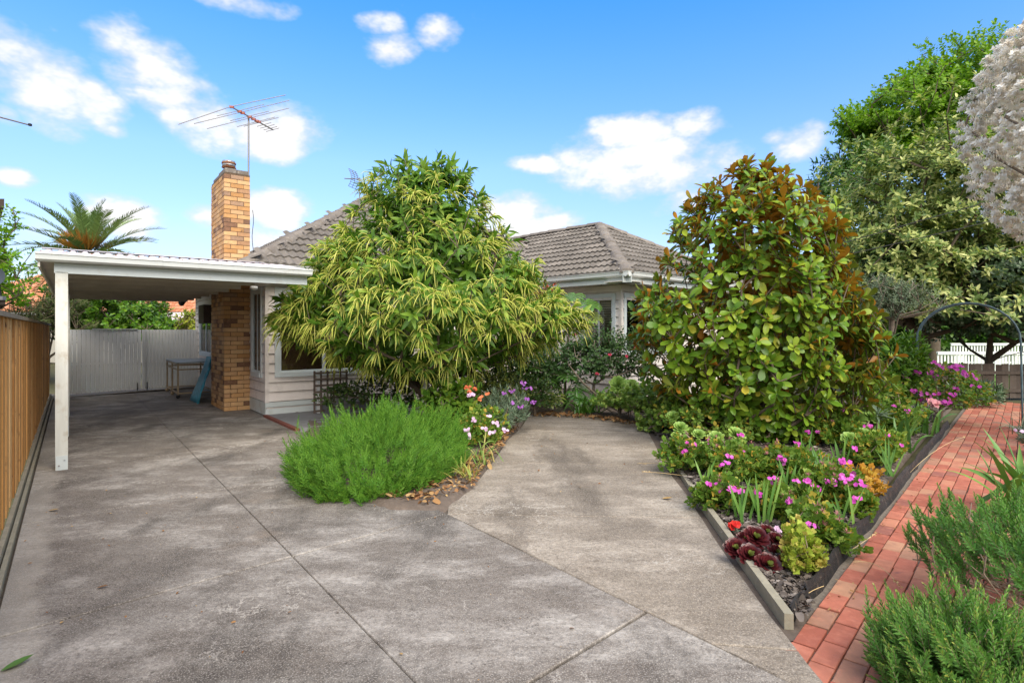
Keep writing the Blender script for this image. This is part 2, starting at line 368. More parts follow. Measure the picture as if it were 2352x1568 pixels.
M['ant'] = simple('aerial_aluminium', (.20, .20, .21), .45, .1, 20, metal=.5)
M['antred'] = simple('red_aerial_clip', (.30, .085, .06), .5, .1, 20)
M['lattice'] = simple('brown_lattice_timber', (.15, .115, .095), .85, .25, 12, stretch=(1, 1, 6))
M['sleeper'] = piece_mat('grey_treated_timber', [(0, (.28, .26, .20)), (1, (.33, .30, .235))], .85, 5, .45, bump=.5, stretch=(1, 1, 1))
M['paver'] = piece_mat('red_clay_paver', [(0, (.36, .108, .072)), (.3, (.44, .142, .095)), (.6, (.49, .180, .120)), (.78, (.50, .27, .17)), (.88, (.38, .205, .14)), (1, (.27, .095, .08))], .75, 7, .5, dark=((.17, .085, .085), 6, .62, .78), bump=.35, bscale=90)
M['edgebrick'] = simple('dark_red_edge_brick', (.17, .055, .042), .8, .3, 14)
M['sand'] = simple('paver_joint_sand', (.17, .145, .12), .95, .35, 40)
M['archpaint'] = simple('blue_green_arch_metal', (.12, .18, .205), .45, .35, 9, metal=.2, dirt=((.13, .12, .115), 10, .60, .70))
M['white'] = simple('white_paint', (.75, .76, .77), .5, .04)
M['terracotta'] = piece_mat('orange_clay_tile', [(0, (.42, .15, .075)), (.5, (.52, .22, .115)), (1, (.60, .33, .21))], .85, 4, .5, bump=.3)
M['pinkroof'] = simple('pink_grey_awning_sheet', (.60, .50, .52), .5, .05)
M['creamwall'] = simple('cream_render', (.60, .57, .50), .8, .1, 2)
M['dish'] = simple('dark_grey_dish', (.035, .045, .06), .5, .1)
M['bark'] = piece_mat('brown_bark', [(0, (.10, .075, .055)), (1, (.14, .11, .08))], .9, 16, .6, bump=.8, bscale=40)
M['palebark'] = piece_mat('grey_bark', [(0, (.20, .16, .125)), (1, (.25, .205, .165))], .9, 16, .6, bump=.8, bscale=40)
M['twig'] = piece_mat('dry_twig', [(0, (.20, .145, .10)), (1, (.33, .25, .19))], .9, 30, .4)
M['straw'] = piece_mat('dry_grass_stalk', [(0, (.55, .40, .20)), (1, (.62, .47, .26))], .8, 20, .2)
M['guard'] = simple('white_tree_guard', (.62, .60, .54), .7, .12, 12)

# ------------------------------------------------------------------ ground, concrete, paving
def struct(mb, name, mat, label=None, kind='structure'):
    o = mb.top(name, mat, label, None); o['kind'] = kind; return o
def grid_noise(poly, z, name, mat, label, step=.12, amp=.025, seed=1):
    """soil: a gently lumpy sheet clipped to a polygon"""
    rng = np.random.default_rng(seed); poly = np.array(poly, float); mn = poly.min(0); mx = poly.max(0)
    xs = np.arange(mn[0], mx[0] + step, step); ys = np.arange(mn[1], mx[1] + step, step)
    X, Y = np.meshgrid(xs, ys); pts = np.c_[X.ravel(), Y.ravel()]; ins = inside(pts, poly)
    Zz = (z + rng.normal(0, amp * .35, X.shape) + amp * np.sin(X * 3.1) * np.cos(Y * 2.7)).ravel()
    best = np.full(len(pts), 1e9); near = pts.copy()
    for i in range(len(poly)):
        a, b = poly[i - 1], poly[i]; e = b - a; t = np.clip(((pts - a) @ e) / (e @ e), 0, 1)[:, None]; q = a + e * t; d = np.linalg.norm(pts - q, axis=1)
        m_ = d < best; best[m_] = d[m_]; near[m_] = q[m_]
    Zz = np.where(ins, -.03 + (Zz + .03) * np.clip(best / .10, 0, 1) ** .5, -.03)
    pts = np.where(ins[:, None], pts, near); idx = np.arange(X.size).reshape(X.shape); g_ = ins.reshape(X.shape)
    ok = g_[:-1, :-1] | g_[1:, :-1] | g_[:-1, 1:] | g_[1:, 1:]
    f = np.c_[idx[:-1, :-1][ok], idx[:-1, 1:][ok], idx[1:, 1:][ok], idx[1:, :-1][ok]]
    o = obj(name, mesh_np(name, np.c_[pts, Zz], f, mat, None, True)); tag(o, label, None, None, 'structure'); return o
def inside(p, poly):
    x, y = p[:, 0], p[:, 1]; r = np.zeros(len(p), bool); n = len(poly); j = n - 1
    for i in range(n):
        xi, yi = poly[i]; xj, yj = poly[j]
        c = ((yi > y) != (yj > y)) & (x < (xj - xi) * (y - yi) / (yj - yi + 1e-12) + xi); r ^= c; j = i
    return r
g = MB(); g.add([(-400, -60, -.06), (400, -60, -.06), (400, 900, -.06), (-400, 900, -.06)], [(0, 1, 2, 3)])
struct(g, 'ground', M['ground'], 'bare earth and rough grass around the house')
g = MB(); g.add([(9.5, 14.0, -.02), (40, 14.0, -.02), (40, 60, -.02), (9.5, 60, -.02)], [(0, 1, 2, 3)])
struct(g, 'lawn', M['lawn'], 'green lawn beyond the dark timber fence')

# left driveway: slabs between joints
drv = MB(); drv.prism([uv(-.36, -3)[:2], uv(2.62, -3)[:2], uv(2.9, 12)[:2], uv(2.86, 18.7)[:2], uv(-.5, 18.7)[:2]], -.12, -.032)
drv = struct(drv, 'driveway', M['joint'], 'grey brown concrete driveway leading under the carport')
def slab(poly, parent, mat, z=0., gap=.0055, name='slab'):
    poly = np.array([p[:2] for p in poly]); c = poly.mean(0); out = []
    n = len(poly)
    for i in range(n):       # inset each corner a little so that the joints stay open
        p = poly[i]; e1 = poly[i] - poly[i - 1]; e2 = poly[(i + 1) % n] - poly[i]
        n1 = A(-e1[1], e1[0]) / max(np.linalg.norm(e1), 1e-6); n2 = A(-e2[1], e2[0]) / max(np.linalg.norm(e2), 1e-6)
        if np.dot(n1, c - p) < 0: n1 = -n1
        if np.dot(n2, c - p) < 0: n2 = -n2
        out.append(p + (n1 + n2) * gap)
    mb = MB(); v = [A(*p, z) for p in out]; b = .006
    inn = [A(*(p + (c - p) / np.linalg.norm(c - p) * b), z) for p in out]
    lo = [A(*p, z - b) for p in out]; bt = [A(*p, z - .1) for p in out]
    vv = inn + lo + bt; f = [tuple(range(n))]
    ar = sum(out[i][0] * out[(i + 1) % n][1] - out[(i + 1) % n][0] * out[i][1] for i in range(n))
    for k in (0, 1):
        for i in range(n): f.append(((k + 1) * n + i, (k + 1) * n + (i + 1) % n, k * n + (i + 1) % n, k * n + i))
    if ar < 0: f = [q[::-1] for q in f]
    mb.add(vv, f); return mb.part(name, mat, parent)
JV = lambda k, u: (-.35 + 2.18 * k) + .1 * u       # transverse joints
vk = [JV(k, 0) for k in range(-1, 9)]
for k in range(-1, 8):
    for (a, b) in ((-.33, 1.235), (1.235, 2.58 if k < 4 else 2.85)):
        a_, b_, g_ = a + .003, b - .003, .010
        slab([uv(a_, JV(k, a) + g_), uv(b_, JV(k, b) + g_), uv(b_, JV(k + 1, b) - g_), uv(a_, JV(k + 1, a) - g_)], drv, M['drive'], 0., 0.)
slab([uv(2.58, JV(2, 2.58) + .6), uv(2.86, JV(2, 2.86) + 1.2), uv(2.86, JV(5, 2.86)), uv(2.58, JV(5, 2.58))], drv, M['drive'], -.002)
# paler strip of old concrete along the fence
# right parking pad
redge = [(1.43, .6), (1.43, 2.58), (1.44, 3.02), (1.47, 3.3), (1.54, 4.09), (1.62, 4.83), (1.72, 5.61), (1.80, 6.68), (2.01, 7.93), (2.12, 8.75), (2.16, 9.05), (2.2, 9.8)]
def rx_at(y): return float(np.interp(y, [p[1] for p in redge], [p[0] for p in redge]))
ledge = [(-.70, 5.12), (-.42, 5.76), (-.24, 6.9), (-.08, 8.26), (.12, 9.2), (.30, 10.6)]
def lx_at(y):
    if y < 5.12: p = uv(2.58, 0); return float((p + V * ((y - p[1]) / V[1]))[0])
    return float(np.interp(y, [p[1] for p in ledge], [p[0] for p in ledge]))
pk = MB(); ys = np.linspace(2.38, 10.9, 30)
pk.prism([(lx_at(y), y) for y in ys] + [(rx_at(y) - .01, y) for y in ys[::-1]], -.12, -.016)
pk = struct(pk, 'parking_pad', M['joint'], 'tan concrete parking pad between the two garden beds')
for (y0, y1, s0, s1) in ((2.38, 2.9, 0.02, -.05), (2.9, 4.95, -.05, -.10), (4.95, 6.9, -.10, -.2), (6.9, 9.1, -.2, -.25), (9.1, 11.0, -.25, -.3)):
    L_ = [(lx_at(y), y) for y in np.linspace(y0, y1, 6)]; R_ = [(rx_at(y), y) for y in np.linspace(y0 + s0, y1 + s1, 6)]
    slab(L_ + R_[::-1], pk, M['park'], -.002)

# garden beds
island = [(-1.08, 5.02), (-.60, 4.98), (-.38, 5.72), (-.24, 6.9), (-.08, 8.26), (.12, 9.2), (.25, 10.55), (.6, 10.95), (1.3, 10.75), (1.8, 10.3), (2.22, 9.75), (2.6, 12.2), (.2, 14.3), (-4.3, 10.9), (-3.2, 8.9), (-2.72, 7.3), (-2.3, 6.4), (-1.7, 5.5)]
grid_noise(island, .03, 'garden_bed', M['soil'], 'garden bed around the chestnut tree and along the house wall', .1, .02, 3)
rbed = [(1.52, 3.08), (1.60, 4.1), (1.70, 4.9), (1.85, 6.4), (2.08, 7.9), (2.22, 9.2), (2.4, 12.2), (9, 14.2), (10.2, 13.0), (8.6, 11.2), (6.8, 9.2), (4.8, 6.95), (2.9, 4.76), (1.82, 3.55), (1.62, 3.1)]
grid_noise(rbed, .035, 'garden_bed', M['soil'], 'mulched garden bed between the parking pad and the brick path', .08, .02, 4)
PD = A(.67, .742); PD /= np.linalg.norm(PD); PN = A(PD[1], -PD[0])
PO = A(1.62, 3.14)          # a point on the path's left edge
def path_pt(a, b): return PO + PD * a + PN * b
rb2 = [path_pt(-3, 1.24), path_pt(12.5, 1.24), path_pt(12.5, 5), path_pt(-3, 5)]
grid_noise(rb2, .03, 'garden_bed', M['soil'], 'garden bed on the right of the brick path', .12, .02, 5)
# brick path
pb = MB(); pb.add([(*path_pt(-3.2, -.06), -.03), (*path_pt(-3.2, 1.35), -.03), (*path_pt(13.2, 1.35), -.03), (*path_pt(13.2, -.06), -.03)], [(0, 1, 2, 3)])
path = struct(pb, 'brick_path', M['sand'], 'red clay brick path curving past the garden bed to the arch')
pv = []
rng = np.random.default_rng(11)
for j in range(11):
    b0 = .005 + j * .1165
    for i in range(-14, 56):
        a0 = i * .236 + (.118 if j % 2 else 0) + .02 * math.sin(i * .7)
        c = path_pt(a0 + .113, b0 + .054)
        if c[0] < rx_at(c[1]) - .14 and c[1] < 9: continue
        if a0 < -2.6: continue
        pv.append((c[0], c[1]))
pv.sort(key=lambda c: c[0] ** 2 + c[1] ** 2)
def paver_verts():
    l, w, h, b = .2285, .1085, .05, .004
    v = []
    for (dl, dw, z) in ((0, 0, -h), (0, 0, -b), (b, b, 0)):
        for sx, sy in ((-1, -1), (1, -1), (1, 1), (-1, 1)): v.append((sx * (l / 2 - dl), sy * (w / 2 - dw), z))
    f = [(8, 9, 10, 11)]
    for k in (0, 4):
        for i in range(4): f.append((k + i, k + (i + 1) % 4, k + 4 + (i + 1) % 4, k + 4 + i))
    return np.array(v), f
pvv, pvf = paver_verts(); pme = mesh_np('paver', pvv, pvf, M['paver'])
rest_v = []; rest_f = []; rest_r = []
for k, (x, y) in enumerate(pv):
    a = math.atan2(PD[1], PD[0]) + rng.normal(0, .008)
    Rm = np.eye(4); ca, sa = math.cos(a), math.sin(a); Rm[:2, :2] = [[ca, -sa], [sa, ca]]
    Rm[2, 0] = rng.normal(0, .006); Rm[2, 1] = rng.normal(0, .01); Rm[:3, 3] = (x + rng.normal(0, .0015), y + rng.normal(0, .0015), -.008 + rng.normal(0, .0015))
    if k < 300: place('paver', pme, path, Rm)
    else:
        n0 = len(rest_v); rest_v += list(pvv @ Rm[:3, :3].T + Rm[:3, 3] - origin(path)); rest_f += [tuple(i + n0 for i in q) for q in pvf]; rest_r += [rng.random()] * len(pvv)
obj('paving', mesh_np('paving', rest_v, rest_f, M['paver'], rest_r), path, 'stuff')

# timber edging of the right bed
def board(p0, p1, w, h, z0=0.): 
    p0, p1 = A(*p0, z0), A(*p1, z0); d = p1 - p0; d /= np.linalg.norm(d); n = A(d[1], -d[0], 0)
    return MB().box(p0, p1 - p0, n * w, Zv * h)
board((1.465, 3.06), (1.752, 5.62), .048, .085, -.01).top('timber_edging', M['sleeper'], 'long grey timber edging board along the parking pad, ending by the path', 'edging board', 'timber edging boards')
board((1.765, 5.66), (2.07, 7.95), .048, .055, -.01).top('timber_edging', M['sleeper'], 'half buried grey timber edging board behind the longer one', 'edging board', 'timber edging boards')
sl_ = MB(); ys = np.linspace(2.95, 9.2, 24)
sl_.add([A(rx_at(y) - .03, y, -.012) for y in ys] + [A(rx_at(y) + .14, y, -.012) for y in ys], [(i, 24 + i, 25 + i, i + 1) for i in range(23)])
struct(sl_, 'soil_strip', M['soil'], 'strip of soil between the parking pad and the timber edging')
# black mesh edging along the path
def ribbon_wall(pts, h, lean, name, label, mat):
    rng = np.random.default_rng(5); v = []; f = []
    pts = [A(*p) for p in pts]; P_ = []
    for i in range(len(pts) - 1):
        for t in np.linspace(0, 1, 8, endpoint=False): P_.append(pts[i] * (1 - t) + pts[i + 1] * t)
    P_.append(pts[-1]); n = len(P_)
    for i, p in enumerate(P_):
        d = P_[min(i + 1, n - 1)] - P_[max(i - 1, 0)]; d /= np.linalg.norm(d); nn = A(d[1], -d[0])
        o_ = p + nn * rng.normal(0, .008); hh = h * (1 + rng.normal(0, .12)); l_ = lean + rng.normal(0, .012)
        for (off, z) in ((0, -.03), (l_ * .5, hh * .55), (l_, hh), (l_ - .006, hh), (l_ * .5 - .006, hh * .55), (-.006, -.03)): v.append(A(*(o_ - nn * off), z))
    for i in range(n - 1):
        for k in range(5): f.append((i * 6 + k, i * 6 + k + 1, (i + 1) * 6 + k + 1, (i + 1) * 6 + k))
    mb = MB(); mb.add(v, f); return mb.top(name, mat, label, 'edging', None)
ribbon_wall([path_pt(a, b) for a, b in ((-.05, -.035), (.6, -.05), (2.2, -.04), (4.2, -.05), (6.2, -.05), (8.6, -.06))], .085, .03, 'mesh_edging', 'black plastic mesh edging along the left side of the brick path', M['mesh'])
ribbon_wall([path_pt(a, b) for a, b in ((3.0, 1.30), (4.5, 1.29), (6.5, 1.30), (8.5, 1.29))], .085, -.03, 'mesh_edging', 'black plastic mesh edging on the right side of the path behind the iris', M['mesh'])

# ------------------------------------------------------------------ house
house = thing('weatherboard_house', 'cream weatherboard house with grey tiled hip roof and tan brick chimney', 'house', uv(6, 14))
W1 = A(2.276, 11.87, 0)                                       # wing corner
wa = math.atan2(.687, .7265); U2 = A(math.cos(wa), math.sin(wa), 0); V2 = A(-math.sin(wa), math.cos(wa), 0)
HC = uv(2.85, 11.1)
def wall_boards(wall, o, d, n, L_, z0, z1, h, opens=()):
    k = 0; z = z0
    while z < z1 - .02:
        zt = min(z + h, z1); iv = [(0., L_)]
        for (a, b, za, zb) in opens:
            if min(zt, zb) - max(z, za) > .5 * (zt - z):
                nv = []
                for (p, q) in iv:
                    if a > p: nv.append((p, min(a, q)))
                    if b < q: nv.append((max(b, p), q))
                iv = [t for t in nv if t[1] - t[0] > .01]
        for (p, q) in iv:
            b0 = o + d * p; b1 = o + d * q
            v = [b0 + Zv * z - n * .01, b1 + Zv * z - n * .01, b1 + Zv * z + n * .034, b0 + Zv * z + n * .034,
                 b0 + Zv * (zt - .024) - n * .01, b1 + Zv * (zt - .024) - n * .01, b1 + Zv * (zt - .024) + n * .010, b0 + Zv * (zt - .024) + n * .010]
            f = [(0, 1, 2, 3), (7, 6, 5, 4), (3, 2, 6, 7), (1, 0, 4, 5), (0, 3, 7, 4), (2, 1, 5, 6)]
            MB().add(v, f).part('weatherboard', M['vinyl'], wall)
        z += h
def window(o, d, n, a, b, za, zb, sashes, inner, mull=.03, slats=None, arch=.085, q=.22):
    mb = MB(); fz = Zv
    mb.box(o + d * (a - arch) + fz * (za - arch) - n * .005, d * arch, n * .05, fz * (zb - za + 2 * arch))
    mb.box(o + d * b + fz * (za - arch) - n * .005, d * arch, n * .05, fz * (zb - za + 2 * arch))
    mb.box(o + d * a + fz * zb - n * .005, d * (b - a), n * .05, fz * arch)
    mb.box(o + d * a + fz * (za - arch) - n * .005, d * (b - a), n * .065, fz * arch)
    win = mb.part('window', M['frame'], house)
    # reveal and what is inside
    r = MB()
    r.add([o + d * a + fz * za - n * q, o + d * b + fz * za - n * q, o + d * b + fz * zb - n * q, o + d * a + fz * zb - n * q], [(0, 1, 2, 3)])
    r.part('curtain_or_room_shade', inner, win)  # room shade painted on a panel; only the front window has a real curtain
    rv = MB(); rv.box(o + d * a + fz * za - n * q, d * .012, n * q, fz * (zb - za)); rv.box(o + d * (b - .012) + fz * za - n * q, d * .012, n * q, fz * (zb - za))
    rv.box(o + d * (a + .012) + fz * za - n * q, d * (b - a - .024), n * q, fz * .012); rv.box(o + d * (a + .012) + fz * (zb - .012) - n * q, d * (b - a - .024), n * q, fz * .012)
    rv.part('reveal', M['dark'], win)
    for (p, s) in sashes:
        m_ = MB(); w_ = .035
        x0, x1 = a + p * (b - a), a + s * (b - a)
        m_.box(o + d * x0 + fz * za, d * w_, n * .02, fz * (zb - za)); m_.box(o + d * (x1 - w_) + fz * za, d * w_, n * .02, fz * (zb - za))
        m_.box(o + d * (x0 + w_) + fz * za, d * (x1 - x0 - 2 * w_), n * .02, fz * w_); m_.box(o + d * (x0 + w_) + fz * (zb - w_), d * (x1 - x0 - 2 * w_), n * .02, fz * w_)
        m_.part('sash', M['frame'], win)
        g_ = MB(); g_.box(o + d * (x0 + w_) + fz * (za + w_) + n * .006, d * (x1 - x0 - 2 * w_), n * .004, fz * (zb - za - 2 * w_)); g_.part('pane', M['glass'], win)
    if slats:
        z = za + .03; me = None
        while z < zb - .02:
            s_ = MB(); s_.box(o + d * (a + .02) + fz * z - n * .028, d * (b - a - .04), n * .018 + fz * .037, fz * .004)
            s_.part('blind_slat', slats, win); z += .052
    return win
# left wall, beside and behind the chimney
nL = -U; nF = -V
walls = {}
def wall(o, d, L_, z0, z1, n, t=.1, name='wall'):
    return None
wl = MB(); 
def backing(o, d, n, L_, z0, z1, opens):
    """inner wall shell with the openings left out"""
    mb = MB(); xs = sorted({0., L_, *[a for a, b, *_ in opens], *[b for a, b, *_ in opens]})
    for x0, x1 in zip(xs, xs[1:]):
        op = [t for t in opens if t[0] <= x0 + 1e-6 and t[1] >= x1 - 1e-6]
        segs = [(z0, z1)] if not op else [(z0, op[0][2]), (op[0][3], z1)]
        for (p, q) in segs: mb.box(o + d * x0 + Zv * p - n * .10, d * (x1 - x0), n * .088, Zv * (q - p))
    return mb.part('wall', M['vinyl'], house)
BZ0, BZ1 = .27, 2.56
ol = [(.30, .92, .78, 2.32)]; op_l = ol + [(5.1, 6.7, .98, 2.1)]
wL = backing(HC, V, nL, 7.4, 0.05, BZ1, op_l); wall_boards(wL, HC, V, nL, 7.4, BZ0, BZ1, .178, op_l)
of = [(.22, 1.9, .80, 2.30)]
wF = backing(HC, U, nF, 6.6, 0.05, BZ1, of); wall_boards(wF, HC + U * .0, U, nF, 6.6, BZ0, BZ1, .178, of)
ow = [(.20, .95, 1.13, 2.28)]
wW = backing(W1, V2, -U2, 4.0, 0.05, BZ1, ow); wall_boards(wW, W1, V2, -U2, 4.0, BZ0, BZ1, .178, ow)
owr = [(.14, 1.9, 1.13, 2.28)]
wR = backing(W1, U2, -V2, 5.4, 0.05, BZ1, owr); wall_boards(wR, W1, U2, -V2, 5.4, BZ0, BZ1, .178, owr)
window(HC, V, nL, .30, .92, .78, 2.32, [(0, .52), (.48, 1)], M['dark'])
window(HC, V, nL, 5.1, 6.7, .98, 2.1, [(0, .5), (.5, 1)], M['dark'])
window(HC, U, nF, .22, 1.9, .80, 2.30, [(0, .5), (.5, 1)], M['curtain_or_room_shade'], q=.07)
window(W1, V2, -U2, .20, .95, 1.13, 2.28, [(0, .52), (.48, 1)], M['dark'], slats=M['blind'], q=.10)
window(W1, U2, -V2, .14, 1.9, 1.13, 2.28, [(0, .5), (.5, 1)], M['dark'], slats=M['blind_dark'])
for (o, a, b) in ((HC, -U, -V), (W1, -U2, -V2), (HC + V * 7.4, -U, V)):
    MB().box(o - a * .03 - b * .03 + Zv * .25, a * .065, b * .065, Zv * 2.31).part('corner_board', M['vinyl'], house)
# base boards with vents
MB().box(HC + nL * .012 + Zv * .02, V * 1.2, nL * .016, Zv * .235).part('base_board', M['trim'], house)
MB().box(HC + nL * .028 + nF * .012 + Zv * .02, U * .95, nF * .016, Zv * .115).part('base_board', M['trim'], house)
MB().box(HC + nL * .028 + nF * .012 + Zv * .165, U * .95, nF * .016, Zv * .09).part('base_board', M['trim'], house)
# eaves: soffit, fascia, gutter
OV = .45
def eave(o, d, n, L_, s0, s1, zf0=2.53, zf1=2.70):
    MB().box(o + d * s0 + Zv * (zf0 + .02) , d * (s1 - s0), n * OV, Zv * .012).part('soffit', M['soffit'], house)
    MB().box(o + d * s0 + n * OV + Zv * zf0, d * (s1 - s0), n * .02, Zv * (zf1 - zf0)).part('fascia', M['trim'], house)
    prof = [(0, .02), (.05, 0), (.09, .03), (.10, .09), (.115, .10), (.115, .108), (.098, .105), (.09, .1), (0, .1)]
    v = []; f = []; n_ = len(prof)
    for s in (s0 - .0, s1 + .0):
        for (x, z) in prof: v.append(o + d * s + n * (OV + .022 + x) + Zv * (zf1 - .06 + z))
    for k in range(n_): f.append((k, (k + 1) % n_, n_ + (k + 1) % n_, n_ + k))
    f.append(tuple(range(n_))); f.append(tuple(range(n_, 2 * n_))[::-1])
    MB().add(v, f).part('gutter', M['gutter'], house)
eave(HC, U, nF, 6.6, -OV - .1, 6.6); eave(HC, V, nL, 7.4, -OV - .02, 1.12); eave(HC, V, nL, 7.4, 2.5, 7.8)
eave(W1, V2, -U2, 4, -OV - .13, 3.2); eave(W1, U2, -V2, 5.4, -OV - .13, 5.8)
# roof planes with tiles
roof = MB()
EZ = 2.74
RM = uv(2.85 - OV - .06, 11.1 - OV - .06); RW = W1 - (U2 + V2) * (OV + .06)
PM, PW = .60, .55
mu0, mu1, mv0, mv1 = 2.34, 12.2, 10.59, 18.9; half = (mv1 - mv0) / 2
def mp(u, v, t): return uv(u, v, EZ + PM * t - .03)
roof.add([mp(mu0, mv0, 0), mp(mu1, mv0, 0), mp(mu1 - half, mv0 + half, half), mp(mu0 + half, mv0 + half, half), mp(mu0, mv1, 0), mp(mu1, mv1, 0)],
         [(0, 1, 2, 3), (4, 0, 3), (5, 4, 3, 2), (1, 5, 2)])
TW = 3.07; LW = 9.5
def wp(a, b, t): return RW + U2 * a + V2 * b + Zv * (EZ + PW * t - .03)
roof.add([wp(0, 0, 0), wp(2 * TW, 0, 0), wp(TW, TW, TW), wp(TW, LW, TW), wp(0, LW, 0), wp(2 * TW, LW, 0)], [(0, 1, 2), (4, 0, 2, 3), (1, 5, 3, 2)])
roof = roof.part('roof', M['mortar'], house)
def tile_mesh(wid=.305, ln=.40):
    prof = []
    for k in range(13):
        s = k / 12; prof.append(((s - .5) * wid, .030 * (1 - math.cos(4 * math.pi * s)) / 2 * (1.0)))
    v = []; f = []; n = len(prof)
    for (y, dz) in ((0, 0), (ln, 0)):
        for (x, z) in prof: v.append((x, y, z + (.042 if y == 0 else .012)))
    for (x, z) in prof: v.append((x, .004, z - .012))
    for k in range(n - 1): f.append((k, k + 1, n + k + 1, n + k)); f.append((2 * n + k, 2 * n + k + 1, k + 1, k))
    return mesh_np('roof_tile', np.array(v), f, M['tile'], None, False), np.array(v), f
tme, tv, tf = tile_mesh()
tiles = []; rngt = np.random.default_rng(8)
def lay(o, d, b, pitch, s0, s1, inside_fn, vis):
    cs = 1 / math.hypot(1, pitch); up = (b + Zv * pitch) * cs; nn = np.cross(d, up); c = 0.; k = 0
    while True:
        t = k * .318 * cs; any_ = False
        s = s0 + (.15 if k % 2 else 0)
        while s < s1:
            if inside_fn(s, t + .16):
                any_ = True; Mx = np.eye(4)
                tilt = rngt.normal(0, .012); u2 = up * math.cos(.035 + tilt) - nn * math.sin(.035 + tilt)
                Mx[:3, 0] = d; Mx[:3, 1] = u2; Mx[:3, 2] = np.cross(d, u2)
                Mx[:3, 3] = o + d * (s + rngt.normal(0, .004)) + (b * t + Zv * pitch * t) + Zv * EZ + nn * .004
                tiles.append((vis(Mx[:3, 3]), Mx))
            s += .302
        k += 1
        if t > half: break
def vis_key(p):
    px = CX + p[0] / p[1] * F
    ok = (560 < px < 800) or (1130 < px < 1560)
    return (0 if ok else 1, p[1])
lay(uv(mu0, mv0), U, V, PM, 0, mu1 - mu0, lambda s, t: t < min(s, mu1 - mu0 - s) + .05 and t < half, vis_key)
lay(uv(mu0, mv1), -V, U, PM, 0, mv1 - mv0, lambda s, t: t < min(s, mv1 - mv0 - s) + .05, lambda p: (2, p[1]))
lay(RW + V2 * LW, -V2, U2, PW, 0, LW, lambda s, t: t < (LW - s) + .05 and t < TW and (RW + V2 * (LW - s) + U2 * t) @ V < mv0 + 6 and not ((RW + V2 * (LW - s) + U2 * t) @ V - mv0 > PW / PM * t + .1), vis_key)
lay(RW, U2, V2, PW, 0, 2 * TW, lambda s, t: t < min(s, 2 * TW - s) + .05, vis_key)
tiles.sort(key=lambda q: q[0])
rv_ = []; rf_ = []; rr_ = []
for k, (key, Mx) in enumerate(tiles):
    if k < 300: place('roof_tile', tme, roof, Mx)
    else:
        n0 = len(rv_); rv_ += list(tv @ Mx[:3, :3].T + Mx[:3, 3] - origin(roof)); rf_ += [tuple(i + n0 for i in q) for q in tf]; rr_ += [rngt.random()] * len(tv)
obj('tiling', mesh_np('tiling', np.array(rv_), rf_, M['tile'], rr_), roof, 'stuff')
# ridge and hip caps
def cap_mesh():
    v = []; f = []; n = 7
    for (y, r) in ((0, .132), (.03, .140), (.40, .120)):
        for k in range(n):
            a = math.pi * k / (n - 1); v.append((r * math.cos(a) * 1.05, y, r * math.sin(a) * .72))
    for i in range(2):
        for k in range(n - 1): f.append((i * n + k, (i + 1) * n + k, (i + 1) * n + k + 1, i * n + k + 1))
    f.append(tuple(range(n)))
    return mesh_np('ridge_cap', np.array(v), f, M['cap'], None, True)
cme = cap_mesh()
def caps(p0, p1, rz=0):
    p0, p1 = np.array(p0), np.array(p1); L_ = np.linalg.norm(p1 - p0); d = (p1 - p0) / L_; n = int(L_ / .36); x = np.cross(d, Zv); x /= np.linalg.norm(x); z = np.cross(x, d)
    for k in range(n):
        Mx = np.eye(4); Mx[:3, 0] = x; Mx[:3, 1] = d + z * rngt.normal(0, .006); Mx[:3, 2] = z; Mx[:3, 3] = p0 + d * (k * L_ / n) + z * (.0 + rngt.normal(0, .004))
        place('ridge_cap', cme, roof, Mx)
caps(mp(mu0, mv0, 0) , mp(mu0 + half, mv0 + half, half) + Zv * .05); caps(mp(mu0 + half, mv0 + half, half) + Zv * .04, mp(mu1 - half, mv0 + half, half) + Zv * .04)
caps(mp(mu1, mv0, 0), mp(mu1 - half, mv0 + half, half) + Zv * .05)
caps(wp(0, 0, 0), wp(TW, TW, TW) + Zv * .05); caps(wp(TW, LW * .75, TW) + Zv * .04, wp(TW, TW, TW) + Zv * .04); caps(wp(2 * TW, 0, 0), wp(TW, TW, TW) + Zv * .05)

# chimney
cu0, cu1, cv0, cv1, CT = 2.36, 2.83, 12.25, 13.56, 4.70
ch = MB().box(uv(cu0 + .006, cv0 + .006, 0), U * (cu1 - cu0 - .008), V * (cv1 - cv0 - .012), Zv * (CT - .01)).part('chimney', M['mortar'], house)
def brick_me(l, w, h=.0765):
    v = []; b = .003
    for (dz, dd) in ((0, b), (b, 0), (h - b, 0), (h, b)):
        for sx, sy in ((0, 0), (1, 0), (1, 1), (0, 1)): v.append((dd if sx == 0 else l - dd, dd if sy == 0 else w - dd, dz))
    f = [(0, 3, 2, 1), (12, 13, 14, 15)]
    for k in range(3):
        for i in range(4): f.append((k * 4 + i, k * 4 + (i + 1) % 4, k * 4 + 4 + (i + 1) % 4, k * 4 + 4 + i))
    return np.array(v), f
rngb = np.random.default_rng(4); br = []
nc = int(CT / .0862)
for c in range(nc):
    z = c * .0862 + .006
    if c % 2 == 0:
        br += [(1, cu0, cv0, .23, .11, z), (1, cu0 + .24, cv0, .23, .11, z)]
        v = cv0 + .12
        while v < cv1 - .05: l = min(.23, cv1 - v); br.append((0, cu0, v, .11, l, z)); v += .24
    else:
        br += [(1, cu0, cv0, .11, .23, z), (1, cu0 + .12, cv0, .23, .11, z), (1, cu0 + .36, cv0, .11, .23, z)]
        v = cv0 + .24
        while v < cv1 - .05: l = min(.23, cv1 - v); br.append((0, cu0, v, .11, l, z)); v += .24
br.sort(key=lambda b: (-b[0], b[2] > 13.2, -b[5] if b[5] > 2.6 else b[5] + 10))
cache = {}; bv = []; bf = []; brr = []
